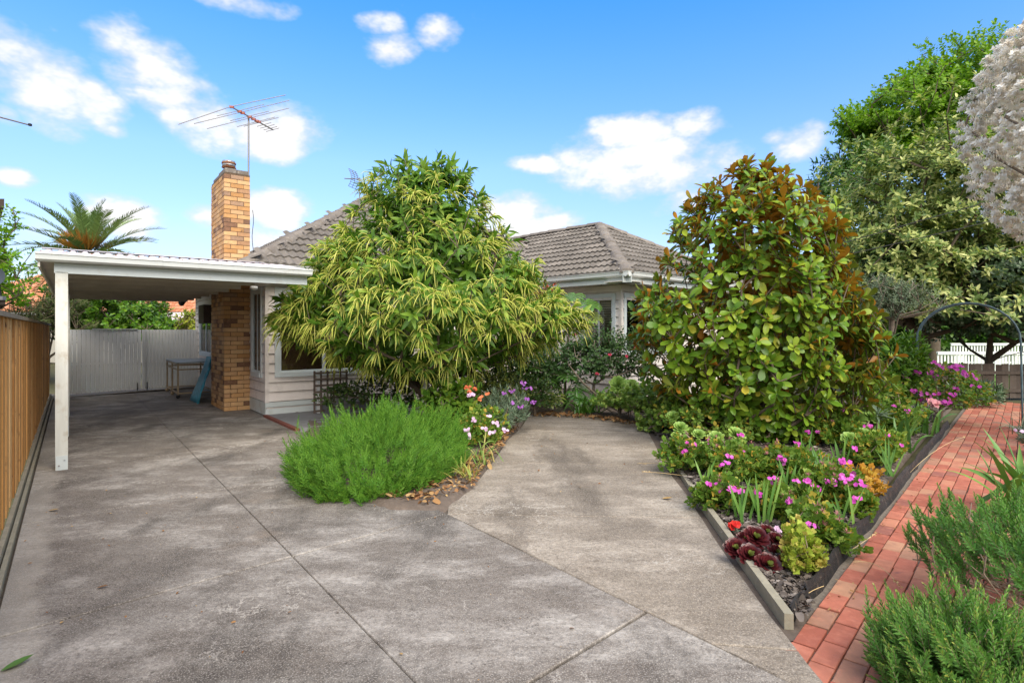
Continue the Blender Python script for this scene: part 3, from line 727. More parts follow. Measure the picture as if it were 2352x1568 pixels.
for k, (r, u, v, du, dv, z) in enumerate(br):
    key = (round(du, 3), round(dv, 3))
    if key not in cache: a_, b_ = brick_me(du, dv); cache[key] = (mesh_np('brick', a_, b_, M['brick']), a_, b_)
    Mx = np.eye(4); Mx[:3, 0] = U; Mx[:3, 1] = V; Mx[:3, 3] = uv(u + rngb.normal(0, .0012) - .002, v + rngb.normal(0, .0012), z)
    if k < 300: place('brick', cache[key][0], ch, Mx)
    else:
        n0 = len(bv); bv += list(cache[key][1] @ Mx[:3, :3].T + Mx[:3, 3] - origin(ch)); bf += [tuple(i + n0 for i in q) for q in cache[key][2]]; brr += [rngb.random()] * len(cache[key][1])
obj('brickwork', mesh_np('brickwork', np.array(bv), bf, M['brick'], brr), ch, 'stuff')
# soldier/rendered top course, flue and cowl
MB().box(uv(cu0 + .015, cv0 + .015, CT - .005), U * .21, V * .6, Zv * .085).part('capping', M['cap'], ch)
MB().box(uv(cu0 + .235, cv0 + .02, CT - .005), U * .2, V * .62, Zv * .075).part('capping', M['cap'], ch)
MB().box(uv(cu0 + .03, cv0 + .63, CT - .005), U * .40, V * .62, Zv * .08).part('capping', M['cap'], ch)
fc = uv(cu0 + .17, cv0 + .45, CT + .05)
fl = MB().lathe(fc, [(.09, 0), (.09, .16)], 20).part('flue', M['flue'], ch, True)
for (z, r0, r1, h, mt) in ((.13, .11, .135, .02, 'rust'), (.17, .125, .125, .045, 'flue'), (.215, .135, .135, .025, 'rust'), (.24, .137, .12, .035, 'flue')):
    MB().lathe(fc + Zv * z, [(r0, 0), (r1, h * .5), (r1, h), (.02, h)], 20).part('cowl_ring', M[mt], ch, True)
for k in range(4):
    MB().box(uv(cu0 + .2 + .07 * k, cv0 - .012, 2.74 + .085 * k - .09), U * (.27 - .07 * k), V * .012, Zv * .088).part('flashing', M['copper'], ch)
# porch slab, step and brick edge at the front wall
pr = MB(); pr.prism([(HC + nF * .05 + U * .0)[:2], (HC + nF * 1.9 + U * .02)[:2], (HC + nF * 1.9 + U * 3)[:2], (HC + nF * .05 + U * 3)[:2]], -.1, .035)
pr = pr.top('porch_slab', M['porch'], 'low grey porch slab beside the house corner', None); pr['kind'] = 'structure'
for k in range(8):
    MB().box(HC + nF * (.05 + .235 * k) - U * .07 + Zv * -.05, nF * .225, U * .068, Zv * .09).part('brick', M['edgebrick'], pr)
MB().box(HC + nF * .05 + U * .92 + Zv * .036, U * .9, nF * .5, Zv * .17).top('porch_step', M['porch'], 'grey concrete step against the house wall behind the brown lattice', 'step')

# ------------------------------------------------------------------ carport
cp = thing('carport', 'white carport with corrugated roof attached to the house', 'carport', uv(1, 12))
for k, v in enumerate((8.35, 10.9, 13.4, 16.4)):
    pt = MB().box(uv(-.09 - .06, v - .06, 0), U * .115, V * .115, Zv * 2.26).part('post', M['post'], cp)
    MB().box(uv(-.09 - .056, v - .068, .0), U * .108, V * .006, Zv * .16).part('bracket', M['trim'], pt)
    for (a, z) in ((.03, .05), (.08, .11)):
        MB().tube([uv(-.146 + a, v - .068, z), uv(-.146 + a, v - .076, z)], .008, 8).part('bolt', M['flue'], pt)
MB().box(uv(-.16, 8.29, 2.245), U * 2.84, V * .06, Zv * .115).part('beam', M['trim'], cp)
MB().box(uv(-.16, 8.36, 2.26), U * .08, V * 8.6, Zv * .12).part('beam', M['trim'], cp)
MB().box(uv(-.30, 8.20, 2.30), U * .02, V * 8.9, Zv * .16).part('barge_board', M['soffit'], cp)
MB().box(uv(-.278, 8.23, 2.365), U * 2.97, V * .055, Zv * .07).part('fascia', M['trim'], cp)
def gut(o, d, n, L_, par):
    prof = [(0, 0), (.05, -.012), (.085, .01), (.098, .06), (.11, .068), (.11, .078), (.096, .078), (.085, .065), (0, .06)]
    v = []; f = []; n_ = len(prof)
    for s in (0, L_):
        for (x, z) in prof: v.append(o + d * s + n * x + Zv * z)
    for k in range(n_): f.append((k, (k + 1) % n_, n_ + (k + 1) % n_, n_ + k))
    f.append(tuple(range(n_))); f.append(tuple(range(n_, 2 * n_))[::-1])
    g_ = MB().add(v, f).part('gutter', M['gutter'], par)
    for s in (1.15, 2.42):
        v = []
        for t in (s, s + .05):
            for (x, z) in prof[:6]: v.append(o + d * t + n * (x * 1.02 + .003) + Zv * (z * 1.02))
        MB().add(v, [(k, k + 1, 7 + k, 6 + k) for k in range(5)]).part('gutter_joiner', M['gutter'], g_)
gut(uv(-.32, 8.228, 2.372), U, -V, 3.03, cp)
def corrugated(u0, u1, v0, z0, v1, z1, pitch, name, mat, par):
    prof = []; u = u0
    while u < u1: prof += [(u, 0), (u + pitch * .30, 0), (u + pitch * .45, .022), (u + pitch * .75, .022), (u + pitch * .9, 0)]; u += pitch
    prof = [(min(x, u1), z) for x, z in prof]; n = len(prof); v = []; f = []
    for (vv, zz) in ((v0, z0), (v1, z1)):
        for (x, z) in prof: v.append(uv(x, vv, zz + z))
    f = [(k, k + 1, n + k + 1, n + k) for k in range(n - 1)]
    return MB().add(v, f).part(name, mat, par)
rs = corrugated(-.31, 2.33, 8.18, 2.435, 9.55, 2.63, .125, 'roof_sheet', M['corr'], cp)
corrugated(2.33, 2.70, 8.18, 2.435, 9.55, 2.63, .125, 'roof_sheet', M['corr'], cp)
corrugated(2.33, 2.70, 9.56, 2.63, 10.35, 2.645, .125, 'roof_sheet', M['corr'], cp)
corrugated(-.31, 2.33, 9.56, 2.63, 17.0, 2.54, .125, 'roof_sheet', M['corr'], cp)
MB().add([uv(-.31, 9.42, 2.645), uv(2.4, 9.42, 2.645), uv(2.4, 9.56, 2.668), uv(-.31, 9.56, 2.668), uv(2.4, 9.7, 2.66), uv(-.31, 9.7, 2.66)], [(0, 1, 2, 3), (3, 2, 4, 5)]).part('ridge_flashing', M['corr'], cp)
for k in range(12):
    u = -.25 + k * .25
    for (v, z) in ((8.35, 2.466), (8.95, 2.552)):
        MB().lathe(uv(u + .075 - (0.125 if v > 8.5 else 0), v, z + .003), [(.011, 0), (.008, .009)], 8).part('screw', M['rust'], rs)
MB().box(uv(-.28, 8.3, 2.368), U * 2.6, V * 8.6, Zv * .014 + V * .0).part('ceiling_panel', M['ceil'], cp)
for k in range(9):
    MB().box(uv(-.15, 8.75 + k * .95, 2.30), U * 2.46, V * .05, Zv * .066).part('rafter', M['ceil'], cp)
MB().box(uv(2.33, 8.36, 2.368), U * .35, V * 2.2, Zv * .014).part('ceiling_panel', M['soffit'], cp)
lt = MB().lathe(uv(2.55, 10.75, 2.30), [(.02, 0), (.055, .02), (.065, .06), (.05, .068)], 16).top('ceiling_light', M['white'], 'small round white lamp under the carport ceiling by the chimney', 'lamp', smooth=True)

# double gate
GL = A(-10.72, 13.42, 0); GR = A(-8.88, 16.14, 0); gd = GR - GL; gL = np.linalg.norm(gd); gd /= gL; gn = A(gd[1], -gd[0], 0)
for li, (a, b, lab) in enumerate(((0, .545, 'left leaf of the grey slatted gate, paler and nearest the timber fence'), (.555, 1., 'right leaf of the grey slatted gate, behind the trolley table'))):
    t = thing('slatted_gate', lab, 'gate', GL + gd * (a * gL), 'leaves of the double gate at the end of the driveway')
    p0 = GL + gd * (a * gL); L_ = (b - a) * gL; ns = 19 if li == 0 else 18; w = L_ / ns
    for k in range(ns):
        MB().box(p0 + gd * (k * w + .006) + Zv * .05, gd * (w - .012), gn * .018, Zv * 1.55).part('slat', M['gatelight' if li == 0 else 'gate'], t)
    fr = MB()
    for z in (.09, .74, 1.50): fr.box(p0 - gn * .032 + Zv * z, gd * L_, gn * .03, Zv * .045)
    fr.box(p0 - gn * .032 + Zv * .05, gd * .04, gn * .03, Zv * 1.5); fr.box(p0 + gd * (L_ - .04) - gn * .032 + Zv * .05, gd * .04, gn * .03, Zv * 1.5)
    fr.part('frame', M['gate'], t)
    c = p0 + gd * (L_ - .1 if li == 0 else .1)
    MB().tube([c + gn * .03 + Zv * .22, c + gn * .03 + Zv * .015], .011, 8).part('drop_bolt', M['black'], t)
    if li == 0: MB().box(p0 + gd * .7 + Zv * 1.604, gd * 1.0, gn * .04, Zv * .02).part('top_rail', M['gate'], t)
    if li == 1: MB().box(p0 - gd * .02 + Zv * .05 + gn * .02, gd * .07, gn * .03, Zv * 1.55).part('stile', M['gate'], t)
MB().box(GL - gn * .2 - gd * .3 + Zv * -.004, gd * (gL + .3), gn * .34, Zv * .012).top('threshold_strip', M['park'], None, None)['kind'] = 'structure'

# left paling fence
FU = -.46
fn = thing('paling_fence', 'tall orange treated pine paling fence on the left of the driveway', 'fence', uv(FU, 8)); v = .9; k = 0; rngf = np.random.default_rng(2)
while v < 17.4:
    w = .098 + rngf.normal(0, .003); off = .0 if k % 2 else -.026 + rngf.normal(0, .003)
    h = 1.70 + rngf.normal(0, .004)
    MB().box(uv(FU - off - .0, v, .07), U * .015, V * w, Zv * (h - .07)).part('paling', M['paling'], fn)
    v += .088 + (0 if k % 2 else .0) + rngf.normal(0, .003); k += 1
for v0, v1 in ((.9, 4.4), (4.41, 8.2), (8.21, 12.4), (12.41, 17.4)):
    MB().box(uv(FU - .06, v0, 1.70), U * .13, V * (v1 - v0), Zv * .036).part('capping', M['capt'], fn)
    MB().box(uv(FU + .05, v0, -.05), U * .03, V * (v1 - v0 - .012), Zv * .13).part('plinth_board', M['sleeper'], fn)
    MB().box(uv(FU + .09, v0 + .3, -.05), U * .028, V * (v1 - v0 - .012), Zv * .085).part('plinth_board', M['sleeper'], fn)

# ------------------------------------------------------------------ objects around the house
# trolley table
def trolley():
    u0, u1, v0, v1, h = 1.95, 2.72, 15.2, 17.1, .84
    t = thing('trolley_table', 'grey topped steel trolley table on castors in front of the gate', 'table', uv((u0 + u1) / 2, (v0 + v1) / 2))
    MB().box(uv(u0 - .03, v0 - .03, h - .022), U * (u1 - u0 + .06), V * (v1 - v0 + .06), Zv * .024).part('table_top', M['tabletop'], t)
    for (u, v) in ((u0, v0), (u1, v0), (u0, v1), (u1, v1), (u0, (v0 + v1) / 2)):
        MB().cbox(uv(u, v, h / 2 + .05), U * .036, V * .036, Zv * (h - .14)).part('leg', M['brass'], t)
        c = MB().tube([uv(u, v - .015, .045), uv(u, v + .015, .045)], .042, 14).part('castor', M['black'] if (u, v) == (u0, v0) else M['brass'], t, True)
        MB().cbox(uv(u, v, .095), U * .03, V * .03, Zv * .03).part('fork', M['brass'], c)
    for z in (h - .05, h - .17, .12):
        for v in (v0, v1): MB().cbox(uv((u0 + u1) / 2, v, z), U * (u1 - u0 - .04), V * .03, Zv * .03).part('rail', M['brass'], t)
        for u in (u0, u1): MB().cbox(uv(u, (v0 + v1) / 2, z), U * .03, V * (v1 - v0 - .04), Zv * .03).part('rail', M['brass'], t)
trolley()
def blue_board():
    b0 = uv(2.12, 13.85, .0); v = []; rng = np.random.default_rng(1)
    n, m_ = 6, 9; f = []
    for s in (0, 1):
        for j in range(m_):
            for i in range(n):
                p = b0 + U * (.05 + .28 * j / (m_ - 1)) + V * (.95 * i / (n - 1)) * (1 - .45 * j / (m_ - 1)) + Zv * (1.0 * j / (m_ - 1)) - U * .035 * s
                v.append(p + rng.normal(0, .012, 3) * A(1, 1, .3))
        o = s * n * m_
        for j in range(m_ - 1):
            for i in range(n - 1):
                q = (o + j * n + i, o + j * n + i + 1, o + (j + 1) * n + i + 1, o + (j + 1) * n + i); f.append(q if s else q[::-1])
    N = n * m_
    for i in range(n - 1): f.append((i, i + 1, N + i + 1, N + i)); k = (m_ - 1) * n; f.append((k + i + 1, k + i, N + k + i, N + k + i + 1))
    for j in range(m_ - 1):
        a = j * n; b = (j + 1) * n; f.append((b, a, N + a, N + b)); a += n - 1; b += n - 1; f.append((a, b, N + b, N + a))
    MB().add(v, f).top('wrapped_board', M['bluefoil'], 'board wrapped in crinkled blue sheet leaning behind the chimney', 'board', smooth=True)
blue_board()
# wall air conditioner
ac = thing('air_conditioner', 'brown box air conditioner sticking out of the side wall', 'air conditioner', uv(2.65, 15.35, 1.75))
MB().box(uv(2.45, 15.0, 1.75), U * .40, V * .7, Zv * .44).part('case', M['acwood'], ac)
for k in range(9): MB().box(uv(2.437, 15.04, 1.78 + k * .043), U * .014, V * .62, Zv * .022).part('grille_slat', M['acgrille'], ac)
# flood light under the back of the carport
fl = thing('flood_light', 'small black flood light hanging under the eave above the gate', 'light', P(424, 690, 15.2))
MB().tube([P(427, 676, 15.2), P(427, 686, 15.2)], .012, 8).part('bracket', M['black'], fl)
MB().tube([P(431, 684, 15.2), P(424, 690, 15.1), P(416, 697, 14.95)], [.035, .05, .075], 14).part('head', M['black'], fl, True)
MB().tube([P(427, 676, 15.2) + A(0, 0, .0), P(427, 674.5, 15.2)], .05, 12).part('base', M['black'], fl)
# TV aerial fixed to the chimney
def aerial():
    m0 = uv(2.85, 12.3, 4.1); mt = P(571, 270, 11.45); m0 = A(mt[0], mt[1], 4.05)
    t = thing('tv_aerial', 'large TV aerial with many rods on a mast beside the chimney', 'aerial', m0)
    MB().tube([m0, mt + Zv * .04], .017, 8).part('mast', M['ant'], t)
    b0 = P(530, 245, 11.15); b1 = P(628, 299, 11.75)
    MB().tube([b0, b1], .014, 6).part('boom', M['ant'], t)
    ev = P(652, 226, 11.6) - P(428, 280, 10.7); ev /= np.linalg.norm(ev)
    rods = [(0, .98, 1.12), (.17, .42, .52), (.23, .9, 1.0), (.40, .36, .42), (.46, .86, .8), (.62, .42, .36), (.66, .32, .4), (.76, .14, .16), (.84, .14, .16), (.92, .14, .15), (.985, .14, .14)]
    for (s, l, r) in rods:
        c = b0 * (1 - s) + b1 * s
        bow = .10 if s == 0 else 0
        MB().tube([c - ev * l - Zv * bow, c, c + ev * r - Zv * bow * .3], .008 if s else .009, 5).part('rod', M['ant'], t)
    for s in (0.02, .20, .27, .43, .52, .60, .64):
        MB().cbox(b0 * (1 - s) + b1 * s, A(.075, .02, 0), A(0, .04, 0), A(0, 0, .04)).part('clip', M['antred'], t)
    return t
aerial()
cb = []
for k in range(9):
    s = k / 8; cb.append(uv(2.87 + .015 * math.sin(9 * s), 12.22 - .02 * math.sin(3.1 * s), 4.0 - s * 1.05))
MB().tube(cb, .006, 5).top('aerial_cable', M['black'], 'thin aerial cable running down the edge of the chimney', 'cable')
# second aerial behind the chestnut crown
t2 = P(826, 432, 14.); a2 = thing('dish_aerial', 'small grid dish aerial on a thin mast behind the chestnut crown', 'aerial', A(t2[0], t2[1], 4.6))
MB().tube([A(t2[0], t2[1], 4.4), P(826, 408, 14.)], .014, 6).part('mast', M['ant'], a2)
MB().tube([P(791, 410, 13.8), P(830, 412, 14.05)], .013, 6).part('boom', M['ant'], a2)
gm = MB()
for k in range(9):
    z = -.21 + .42 * k / 8; c = P(815, 411, 13.95); bow = .07 * (z / .21) ** 2
    gm.tube([c + A(-.04 - bow, -.16, z), c + A(.0 - bow, .0, z), c + A(.06 - bow, .16, z)], .007, 4)
for s in (-.16, 0, .16):
    gm.tube([P(815, 411, 13.95) + A(.05 * s / .16 * .8 - .07 * (z / .21) ** 2, s, z) for z in np.linspace(-.21, .21, 7)], .007, 4)
gm.part('reflector', M['ant'], a2)
# neighbour's aerial at the picture's left edge
na = thing('tv_aerial', "end of a neighbour's TV aerial at the left edge of the sky", 'aerial', P(-120, 240, 15.))
MB().tube([P(-130, 235, 15.), P(70, 288, 15.)], .022, 6).part('boom', M['ant'], na); MB().tube([P(-120, 760, 15.), P(-120, 236, 15.)], .025, 6).part('mast', M['ant'], na)
for (x, y, l) in ((-100, 243, .9), (-60, 254, .7), (-20, 264, .4), (16, 274, .12), (40, 280, .1)):
    c = P(x, y, 15.); MB().tube([c - A(l, .3 * l, -.3 * l), c + A(l, .3 * l, -.3 * l) * .6], .008, 5).part('rod', M['ant'], na)
MB().cbox(P(69, 287, 15.), A(.06, 0, 0), A(0, .06, 0), A(0, 0, .06)).part('end_cap', M['black'], na)
# brown lattice beside the step
la = thing('lattice_screen', 'brown timber lattice screen standing in front of the house wall', 'lattice', uv(3.55, 10.6))
lo = HC + U * .72 + nF * .42 + Zv * .03; lw, lh = .66, .80
for k in range(6): MB().box(lo + U * (k * (lw - .04) / 5), U * .036, nF * .012, Zv * lh).part('slat', M['lattice'], la)
for k in range(7): MB().box(lo + nF * .0125 + Zv * (.03 + k * .118), U * lw, nF * .012, Zv * .036).part('slat', M['lattice'], la)
MB().box(lo + U * .07 - nF * .016, U * .07, nF * .014, Zv * lh).part('post', M['white'], la)
# grey cane obelisk in the bed
ob = thing('cane_obelisk', 'grey cane obelisk standing among dark foliage right of the chestnut trunk', 'obelisk', P(1078, 975, 9.6))
oc = A(*P(1078, 900, 9.7)[:2], 0.)
MB().tube([oc, oc + Zv * 1.15], .022, 8).part('pole', M['flue'], ob)
for k in range(9):
    a = k * 2 * math.pi / 9; MB().tube([oc + A(math.cos(a) * .2, math.sin(a) * .2, .1), oc + A(math.cos(a + .5) * .03, math.sin(a + .5) * .03, .78), oc + A(math.cos(a + .7) * .2, math.sin(a + .7) * .2, 1.1)], .011, 5).part('cane', M['flue'], ob)
MB().tube([oc + A(math.cos(a) * .16, math.sin(a) * .16, .84) for a in np.linspace(0, 6.28, 13)], .012, 5).part('hoop', M['flue'], ob)
# garden arch
ar = thing('garden_arch', 'blue green metal garden arch over the far end of the brick path', 'arch', A(7.5, 9.45, 0))
AL = A(7.04, 9.92, 0); AR = A(8.06, 8.98, 0); ad = AR - AL; an = A(-ad[1], ad[0], 0); an /= np.linalg.norm(an)
def hoop(off, dz=0.):
    p = []; l = AL + an * off; r = AR + an * off; c = (l + r) / 2; hw = (r - l) / 2
    p.append(l); p.append(l + Zv * .7 + hw * .01)
    for k in range(15):
        a = math.pi * k / 14; p.append(c - hw * math.cos(a) * .97 + Zv * (1.42 + dz + (.62) * math.sin(a)))
    p.append(r + Zv * .7 - hw * .01); p.append(r); return p
for off, dz in ((-.07, 0), (.09, -.01)): MB().tube(hoop(off, dz), .0135, 8).part('hoop', M['archpaint'], ar, True)
for k in (1, 2, 5, 8, 11, 14, 16, 17):
    MB().tube([hoop(-.07)[k], hoop(.09, -.01)[k]], .008, 6).part('rung', M['archpaint'], ar)
# dark timber fence at the end of the path
tf_ = thing('timber_fence', 'low dark grey timber fence at the end of the brick path', 'fence', A(10.5, 13.4, 0)); d_ = A(1, -.03, 0); p_ = A(8.4, 13.45, 0); n_ = A(0, -1, 0); rngq = np.random.default_rng(3)
for k in range(40):
    w = .148 + rngq.normal(0, .006)
    MB().box(p_ + d_ * (k * .155) + Zv * .0 + n_ * (.016 if k % 2 else 0), d_ * w, n_ * .015, Zv * (.82 + rngq.normal(0, .008) - .004 * k * .3)).part('paling', M['oldpaling'], tf_)
for z in (.14, .56): MB().box(p_ + n_ * .034 + Zv * z, d_ * 6.2, n_ * .04, Zv * .075).part('rail', M['oldpaling'], tf_)
# white picket fences beyond
def picket(p0, d, L_, h, label, sp=.115):
    t = thing('picket_fence', label, 'fence', p0, 'white picket fences behind the timber fence'); n = A(d[1], -d[0], 0)
    for k in range(int(L_ / sp)): MB().box(p0 + d * k * sp + Zv * .1, d * .06, n * .02, Zv * (h - .12)).part('picket', M['white'], t)
    for z in (.25, h - .05): MB().box(p0 - n * .03 + Zv * z, d * L_, n * .03, Zv * .06).part('rail', M['white'], t)
    MB().box(p0 + d * .0 + n * .025 + Zv * (h - .09), d * L_, n * .03, Zv * .10).part('top_board', M['white'], t)
picket(A(*P(2152, 800, 19.)[:2], 0), A(1, .02, 0), 5.5, .86, 'nearer white picket fence seen through the garden arch')
picket(A(*P(2183, 800, 23.)[:2], 0), A(1, -.02, 0), 6.0, 1.05, 'farther white picket fence, higher behind the nearer one')
bf_ = thing('boundary_fence', 'plain brown boundary fence far behind the white picket fences', 'fence', A(22, 30, 0))
for k in range(90): MB().box(A(12 + k * .2, 30, 0), A(.19, 0, 0), A(0, .02, 0), A(0, 0, 1.55)).part('paling', M['oldpaling'], bf_)
# power lines
for k, (pts, lab) in enumerate((([(1880, 575, 11.5), (2120, 505, 11.5), (2360, 440, 11.5), (3300, 250, 11.5)], 'upper black service wire crossing in front of the variegated tree'), ([(1880, 600, 11.6), (2120, 545, 11.6), (2360, 488, 11.6), (3300, 300, 11.6)], 'lower black service wire crossing in front of the variegated tree'))):
    MB().tube([P(*p) for p in pts], .009, 5).top('service_wire', M['black'], lab, 'wire', 'service wires to the house')
# house with orange tiled roof behind the gate
def far_house():
    t = thing('tiled_house', 'house with an orange clay tiled roof behind the gate and palm', 'house', A(-20, 30, 0)); y0 = 27.; x0, x1 = -29., -12.2
    MB().box(A(x0 + .5, y0 + .6, 0), A(x1 - x0 - 1, 0, 0), A(0, 8, 0), A(0, 0, 2.45)).part('wall', M['creamwall'], t)
    rf = MB(); rf.add([A(x0, y0, 2.42), A(x1, y0, 2.42), A(x1 - 4, y0 + 4.6, 4.9), A(x0 + 4, y0 + 4.6, 4.9), A(x1, y0 + 9.2, 2.42), A(x0, y0 + 9.2, 2.42)], [(0, 1, 2, 3), (1, 4, 2), (4, 5, 3, 2), (5, 0, 3)])
    rf = rf.part('roof', M['terracotta'], t)
    # courses of tiles
    v = []; f = []; r_ = []; rng = np.random.default_rng(6); sl = A(0, 4.6, 2.48); sl /= np.linalg.norm(sl); nn = A(0, -sl[2], sl[1])
    for k in range(16):
        s = k * .32; p = A(0, y0, 2.42) + sl * s; ins = 4 * s / 5.23; x = x0 + ins
        while x < x1 - ins:
            for q in range(2):
                n0 = len(v); w = .12
                v += [p + A(x + q * w, 0, 0) + nn * .03, p + A(x + q * w + w * .5, 0, 0) + nn * .075, p + A(x + q * w + w, 0, 0) + nn * .03, p + A(x + q * w, 0, 0) + sl * .36 + nn * .01, p + A(x + q * w + w * .5, 0, 0) + sl * .36 + nn * .045, p + A(x + q * w + w, 0, 0) + sl * .36 + nn * .01]
                f += [(n0, n0 + 1, n0 + 4, n0 + 3), (n0 + 1, n0 + 2, n0 + 5, n0 + 4), (n0, n0 + 2, n0 + 1)]; r_ += [rng.random()] * 6
            x += .245
    obj('tiling', mesh_np('tiling', np.array(v) - origin(rf), f, M['terracotta'], r_), rf, 'stuff')
    for a in range(8): MB().box(A(x0 + a * 2.1, y0 - .1, 2.3), A(2.1, 0, 0), A(0, .1, 0), A(0, 0, .12)).part('gutter', M['white'], t)
    aw = MB(); pv_ = []; n = 70
    for (yy, zz) in ((y0 - 2.2, 1.98), (y0 - .2, 2.33)):
        for k in range(n): pv_.append(A(-17.2 + 3.6 * k / (n - 1), yy, zz + .025 * (k % 2)))
    aw.add(pv_, [(k, k + 1, n + k + 1, n + k) for k in range(n - 1)]); aw.part('awning', M['pinkroof'], t)
    for x in (-16.6, -15.2, -13.8):
        w = MB(); w.box(A(x, y0 + .57, 1.0), A(.9, 0, 0), A(0, .05, 0), A(0, 0, 1.0)); w = w.part('window', M['white'], t)
        MB().box(A(x + .06, y0 + .56, 1.06), A(.78, 0, 0), A(0, .012, 0), A(0, 0, .88)).part('pane', M['dark'], w)
far_house()
# neighbour beyond the paling fence
nb = thing('neighbour_house', 'eave corner of a neighbouring building at the left edge behind the fence', 'house', A(-17.5, 16, 0))
lowp = [(-24, 13.8), (-12.55, 13.8), (-17.6, 18.8), (-29, 18.8)]; ovh = [(-24, 13.5), (-12.02, 13.5), (-17.2, 19), (-29, 19)]; upp = [(-26, 15), (-13.6, 15), (-19, 20), (-31, 20)]; upr = [(-26, 14.7), (-13.12, 14.7), (-18.4, 20.2), (-31, 20.2)]
MB().prism(lowp, 0, 2.2).part('wall', M['creamwall'], nb); MB().prism(ovh, 2.2, 2.33).part('eave', M['acwood'], nb)
MB().box(A(-24, 13.4, 2.30), A(12.0, 0, 0), A(0, .098, 0), A(0, 0, .09)).part('gutter', M['ant'], nb)
MB().prism(upp, 2.35, 4.75).part('upper_wall', M['creamwall'], nb); MB().prism(upr, 4.76, 4.98).part('upper_roof', M['acwood'], nb)
ds = thing('satellite_dish', 'dark satellite dish on the neighbouring roof at the left edge', 'dish', P(-14, 690, 13.7))
dc = P(-10, 637, 13.6); v = [dc]; f = []; n = 20; ax = A(.25, -.9, .2); ax /= np.linalg.norm(ax); x = np.cross(ax, Zv); x /= np.linalg.norm(x); y = np.cross(x, ax)
for rr, bk in ((.11, .012), (.22, .05)):
    for k in range(n): a = 2 * math.pi * k / n; v.append(dc + ax * bk + (x * math.cos(a) + y * math.sin(a)) * rr)
for k in range(n): f.append((0, 1 + k, 1 + (k + 1) % n)); f.append((1 + k, 1 + n + k, 1 + n + (k + 1) % n, 1 + (k + 1) % n))
MB().add(v, f).part('reflector', M['dish'], ds, True)
MB().tube([dc, dc - ax * .12, A(dc[0], dc[1] + .15, 2.33)], .02, 6).part('mount', M['black'], ds)

# ------------------------------------------------------------------ plants: tools
def tpl(prof, fold=.25, curl=.15, ts=None):
    ts = ts if ts is not None else np.linspace(0, 1, len(prof)); v = []; f = []
    for t, w in zip(ts, prof):
        z = -curl * t * t
        v += [(-w, t, z + fold * w), (0, t, z), (w, t, z + fold * w)]
    for i in range(len(prof) - 1):
        a = i * 3; f += [(a, a + 1, a + 4, a + 3), (a + 1, a + 2, a + 5, a + 4)]
    return np.array(v, float), np.array(f, int)
T = {
 'lance': tpl([.0, .115, .145, .10, .0], .35, .22), 'obov': tpl([.03, .10, .19, .235, .20, .0], .22, .12, [0, .2, .45, .68, .87, 1]),
 'oval': tpl([.02, .25, .28, .0], .2, .12), 'small': tpl([.0, .3, .0], .15, .1), 'needle': tpl([.03, .05, .0], .0, .06),
 'round': tpl([.10, .42, .50, .36, .0], .18, .10), 'strap': tpl([.03, .035, .036, .032, .022, .0], .3, .55), 'blade': tpl([.04, .045, .042, .034, .02, .0], .15, .10),
 'lobed': None, 'obov2': tpl([.03, .11, .20, .24, .19, .0], .42, .34, [0, .2, .45, .68, .87, 1]), 'spat': tpl([.10, .16, .27, .30, .0], .12, -.10, [0, .35, .7, .9, 1]), 'petal': tpl([.05, .36, .42, .0], .1, .05)}
def fan_tpl():
    v = [(0, .30, .02)]; n = 14
    for k in range(n + 1):
        a = -2.75 + 5.5 * k / n; r = .50 if k % 4 in (1, 2, 3) else .36
        r *= (1.12 if k % 4 == 2 else 1.); v.append((r * math.sin(a), .30 + r * math.cos(a), .07 * (1 if k % 2 else -.4)))
    f = [(0, i, i + 1, i + 2) for i in range(1, n, 2)]
    return np.array(v), np.array([q[::-1] for q in f])
T['lobed'] = fan_tpl()
def unit(a): return a / np.maximum(np.linalg.norm(a, axis=-1, keepdims=True), 1e-9)
def scatter(t, pos, ax, nr, ln, wd=1.):
    tv, tf = T[t] if isinstance(t, str) else t
    y = unit(ax); z = unit(nr - y * (nr * y).sum(-1, keepdims=True)); x = np.cross(y, z)
    ln = np.broadcast_to(np.asarray(ln, float), (len(pos),))[:, None, None]; wd = np.broadcast_to(np.asarray(wd, float), (len(pos),))[:, None, None]
    v = pos[:, None, :] + ln * (x[:, None, :] * tv[None, :, :1] * wd + y[:, None, :] * tv[None, :, 1:2] + z[:, None, :] * tv[None, :, 2:3])
    f = tf[None] + (np.arange(len(pos)) * len(tv))[:, None, None]
    return v.reshape(-1, 3), f.reshape(-1, tf.shape[1])
class LB:      # collects leaf batches into one mesh
    def __init__(s): s.v = []; s.f = []; s.r = []; s.n = 0
    def add(s, t, pos, ax, nr, ln, wd=1., rnd=None, rng=None):
        if len(pos) == 0: return
        v, f = scatter(t, pos, ax, nr, ln, wd); k = len(v) // len(pos)
        rnd = rng.random(len(pos)) if rnd is None else rnd
        s.v.append(v); s.f.append(f + s.n); s.r.append(np.repeat(rnd, k)); s.n += len(v)
    def part(s, name, mat, parent, kind='stuff'):
        v = np.concatenate(s.v) - origin(parent)
        return obj(name, mesh_np(name, v, np.concatenate(s.f), mat, np.concatenate(s.r), True), parent, kind)
def segs_mesh(p0, p1, r0, r1, n=5):
    d = unit(p1 - p0); ref = np.where(np.abs(d[:, 2:3]) > .9, A(1, 0, 0), A(0, 0, 1)); x = unit(np.cross(ref, d)); y = np.cross(d, x); vs = []
    for p, r in ((p0, r0), (p1, r1)):
        for k in range(n): a = 2 * math.pi * k / n; vs.append(p + (x * math.cos(a) + y * math.sin(a)) * np.asarray(r)[:, None])
    v = np.stack(vs, 1); N = len(p0); f = np.array([(k, (k + 1) % n, n + (k + 1) % n, n + k) for k in range(n)])
    return v.reshape(-1, 3), (f[None] + (np.arange(N) * 2 * n)[:, None, None]).reshape(-1, 4)
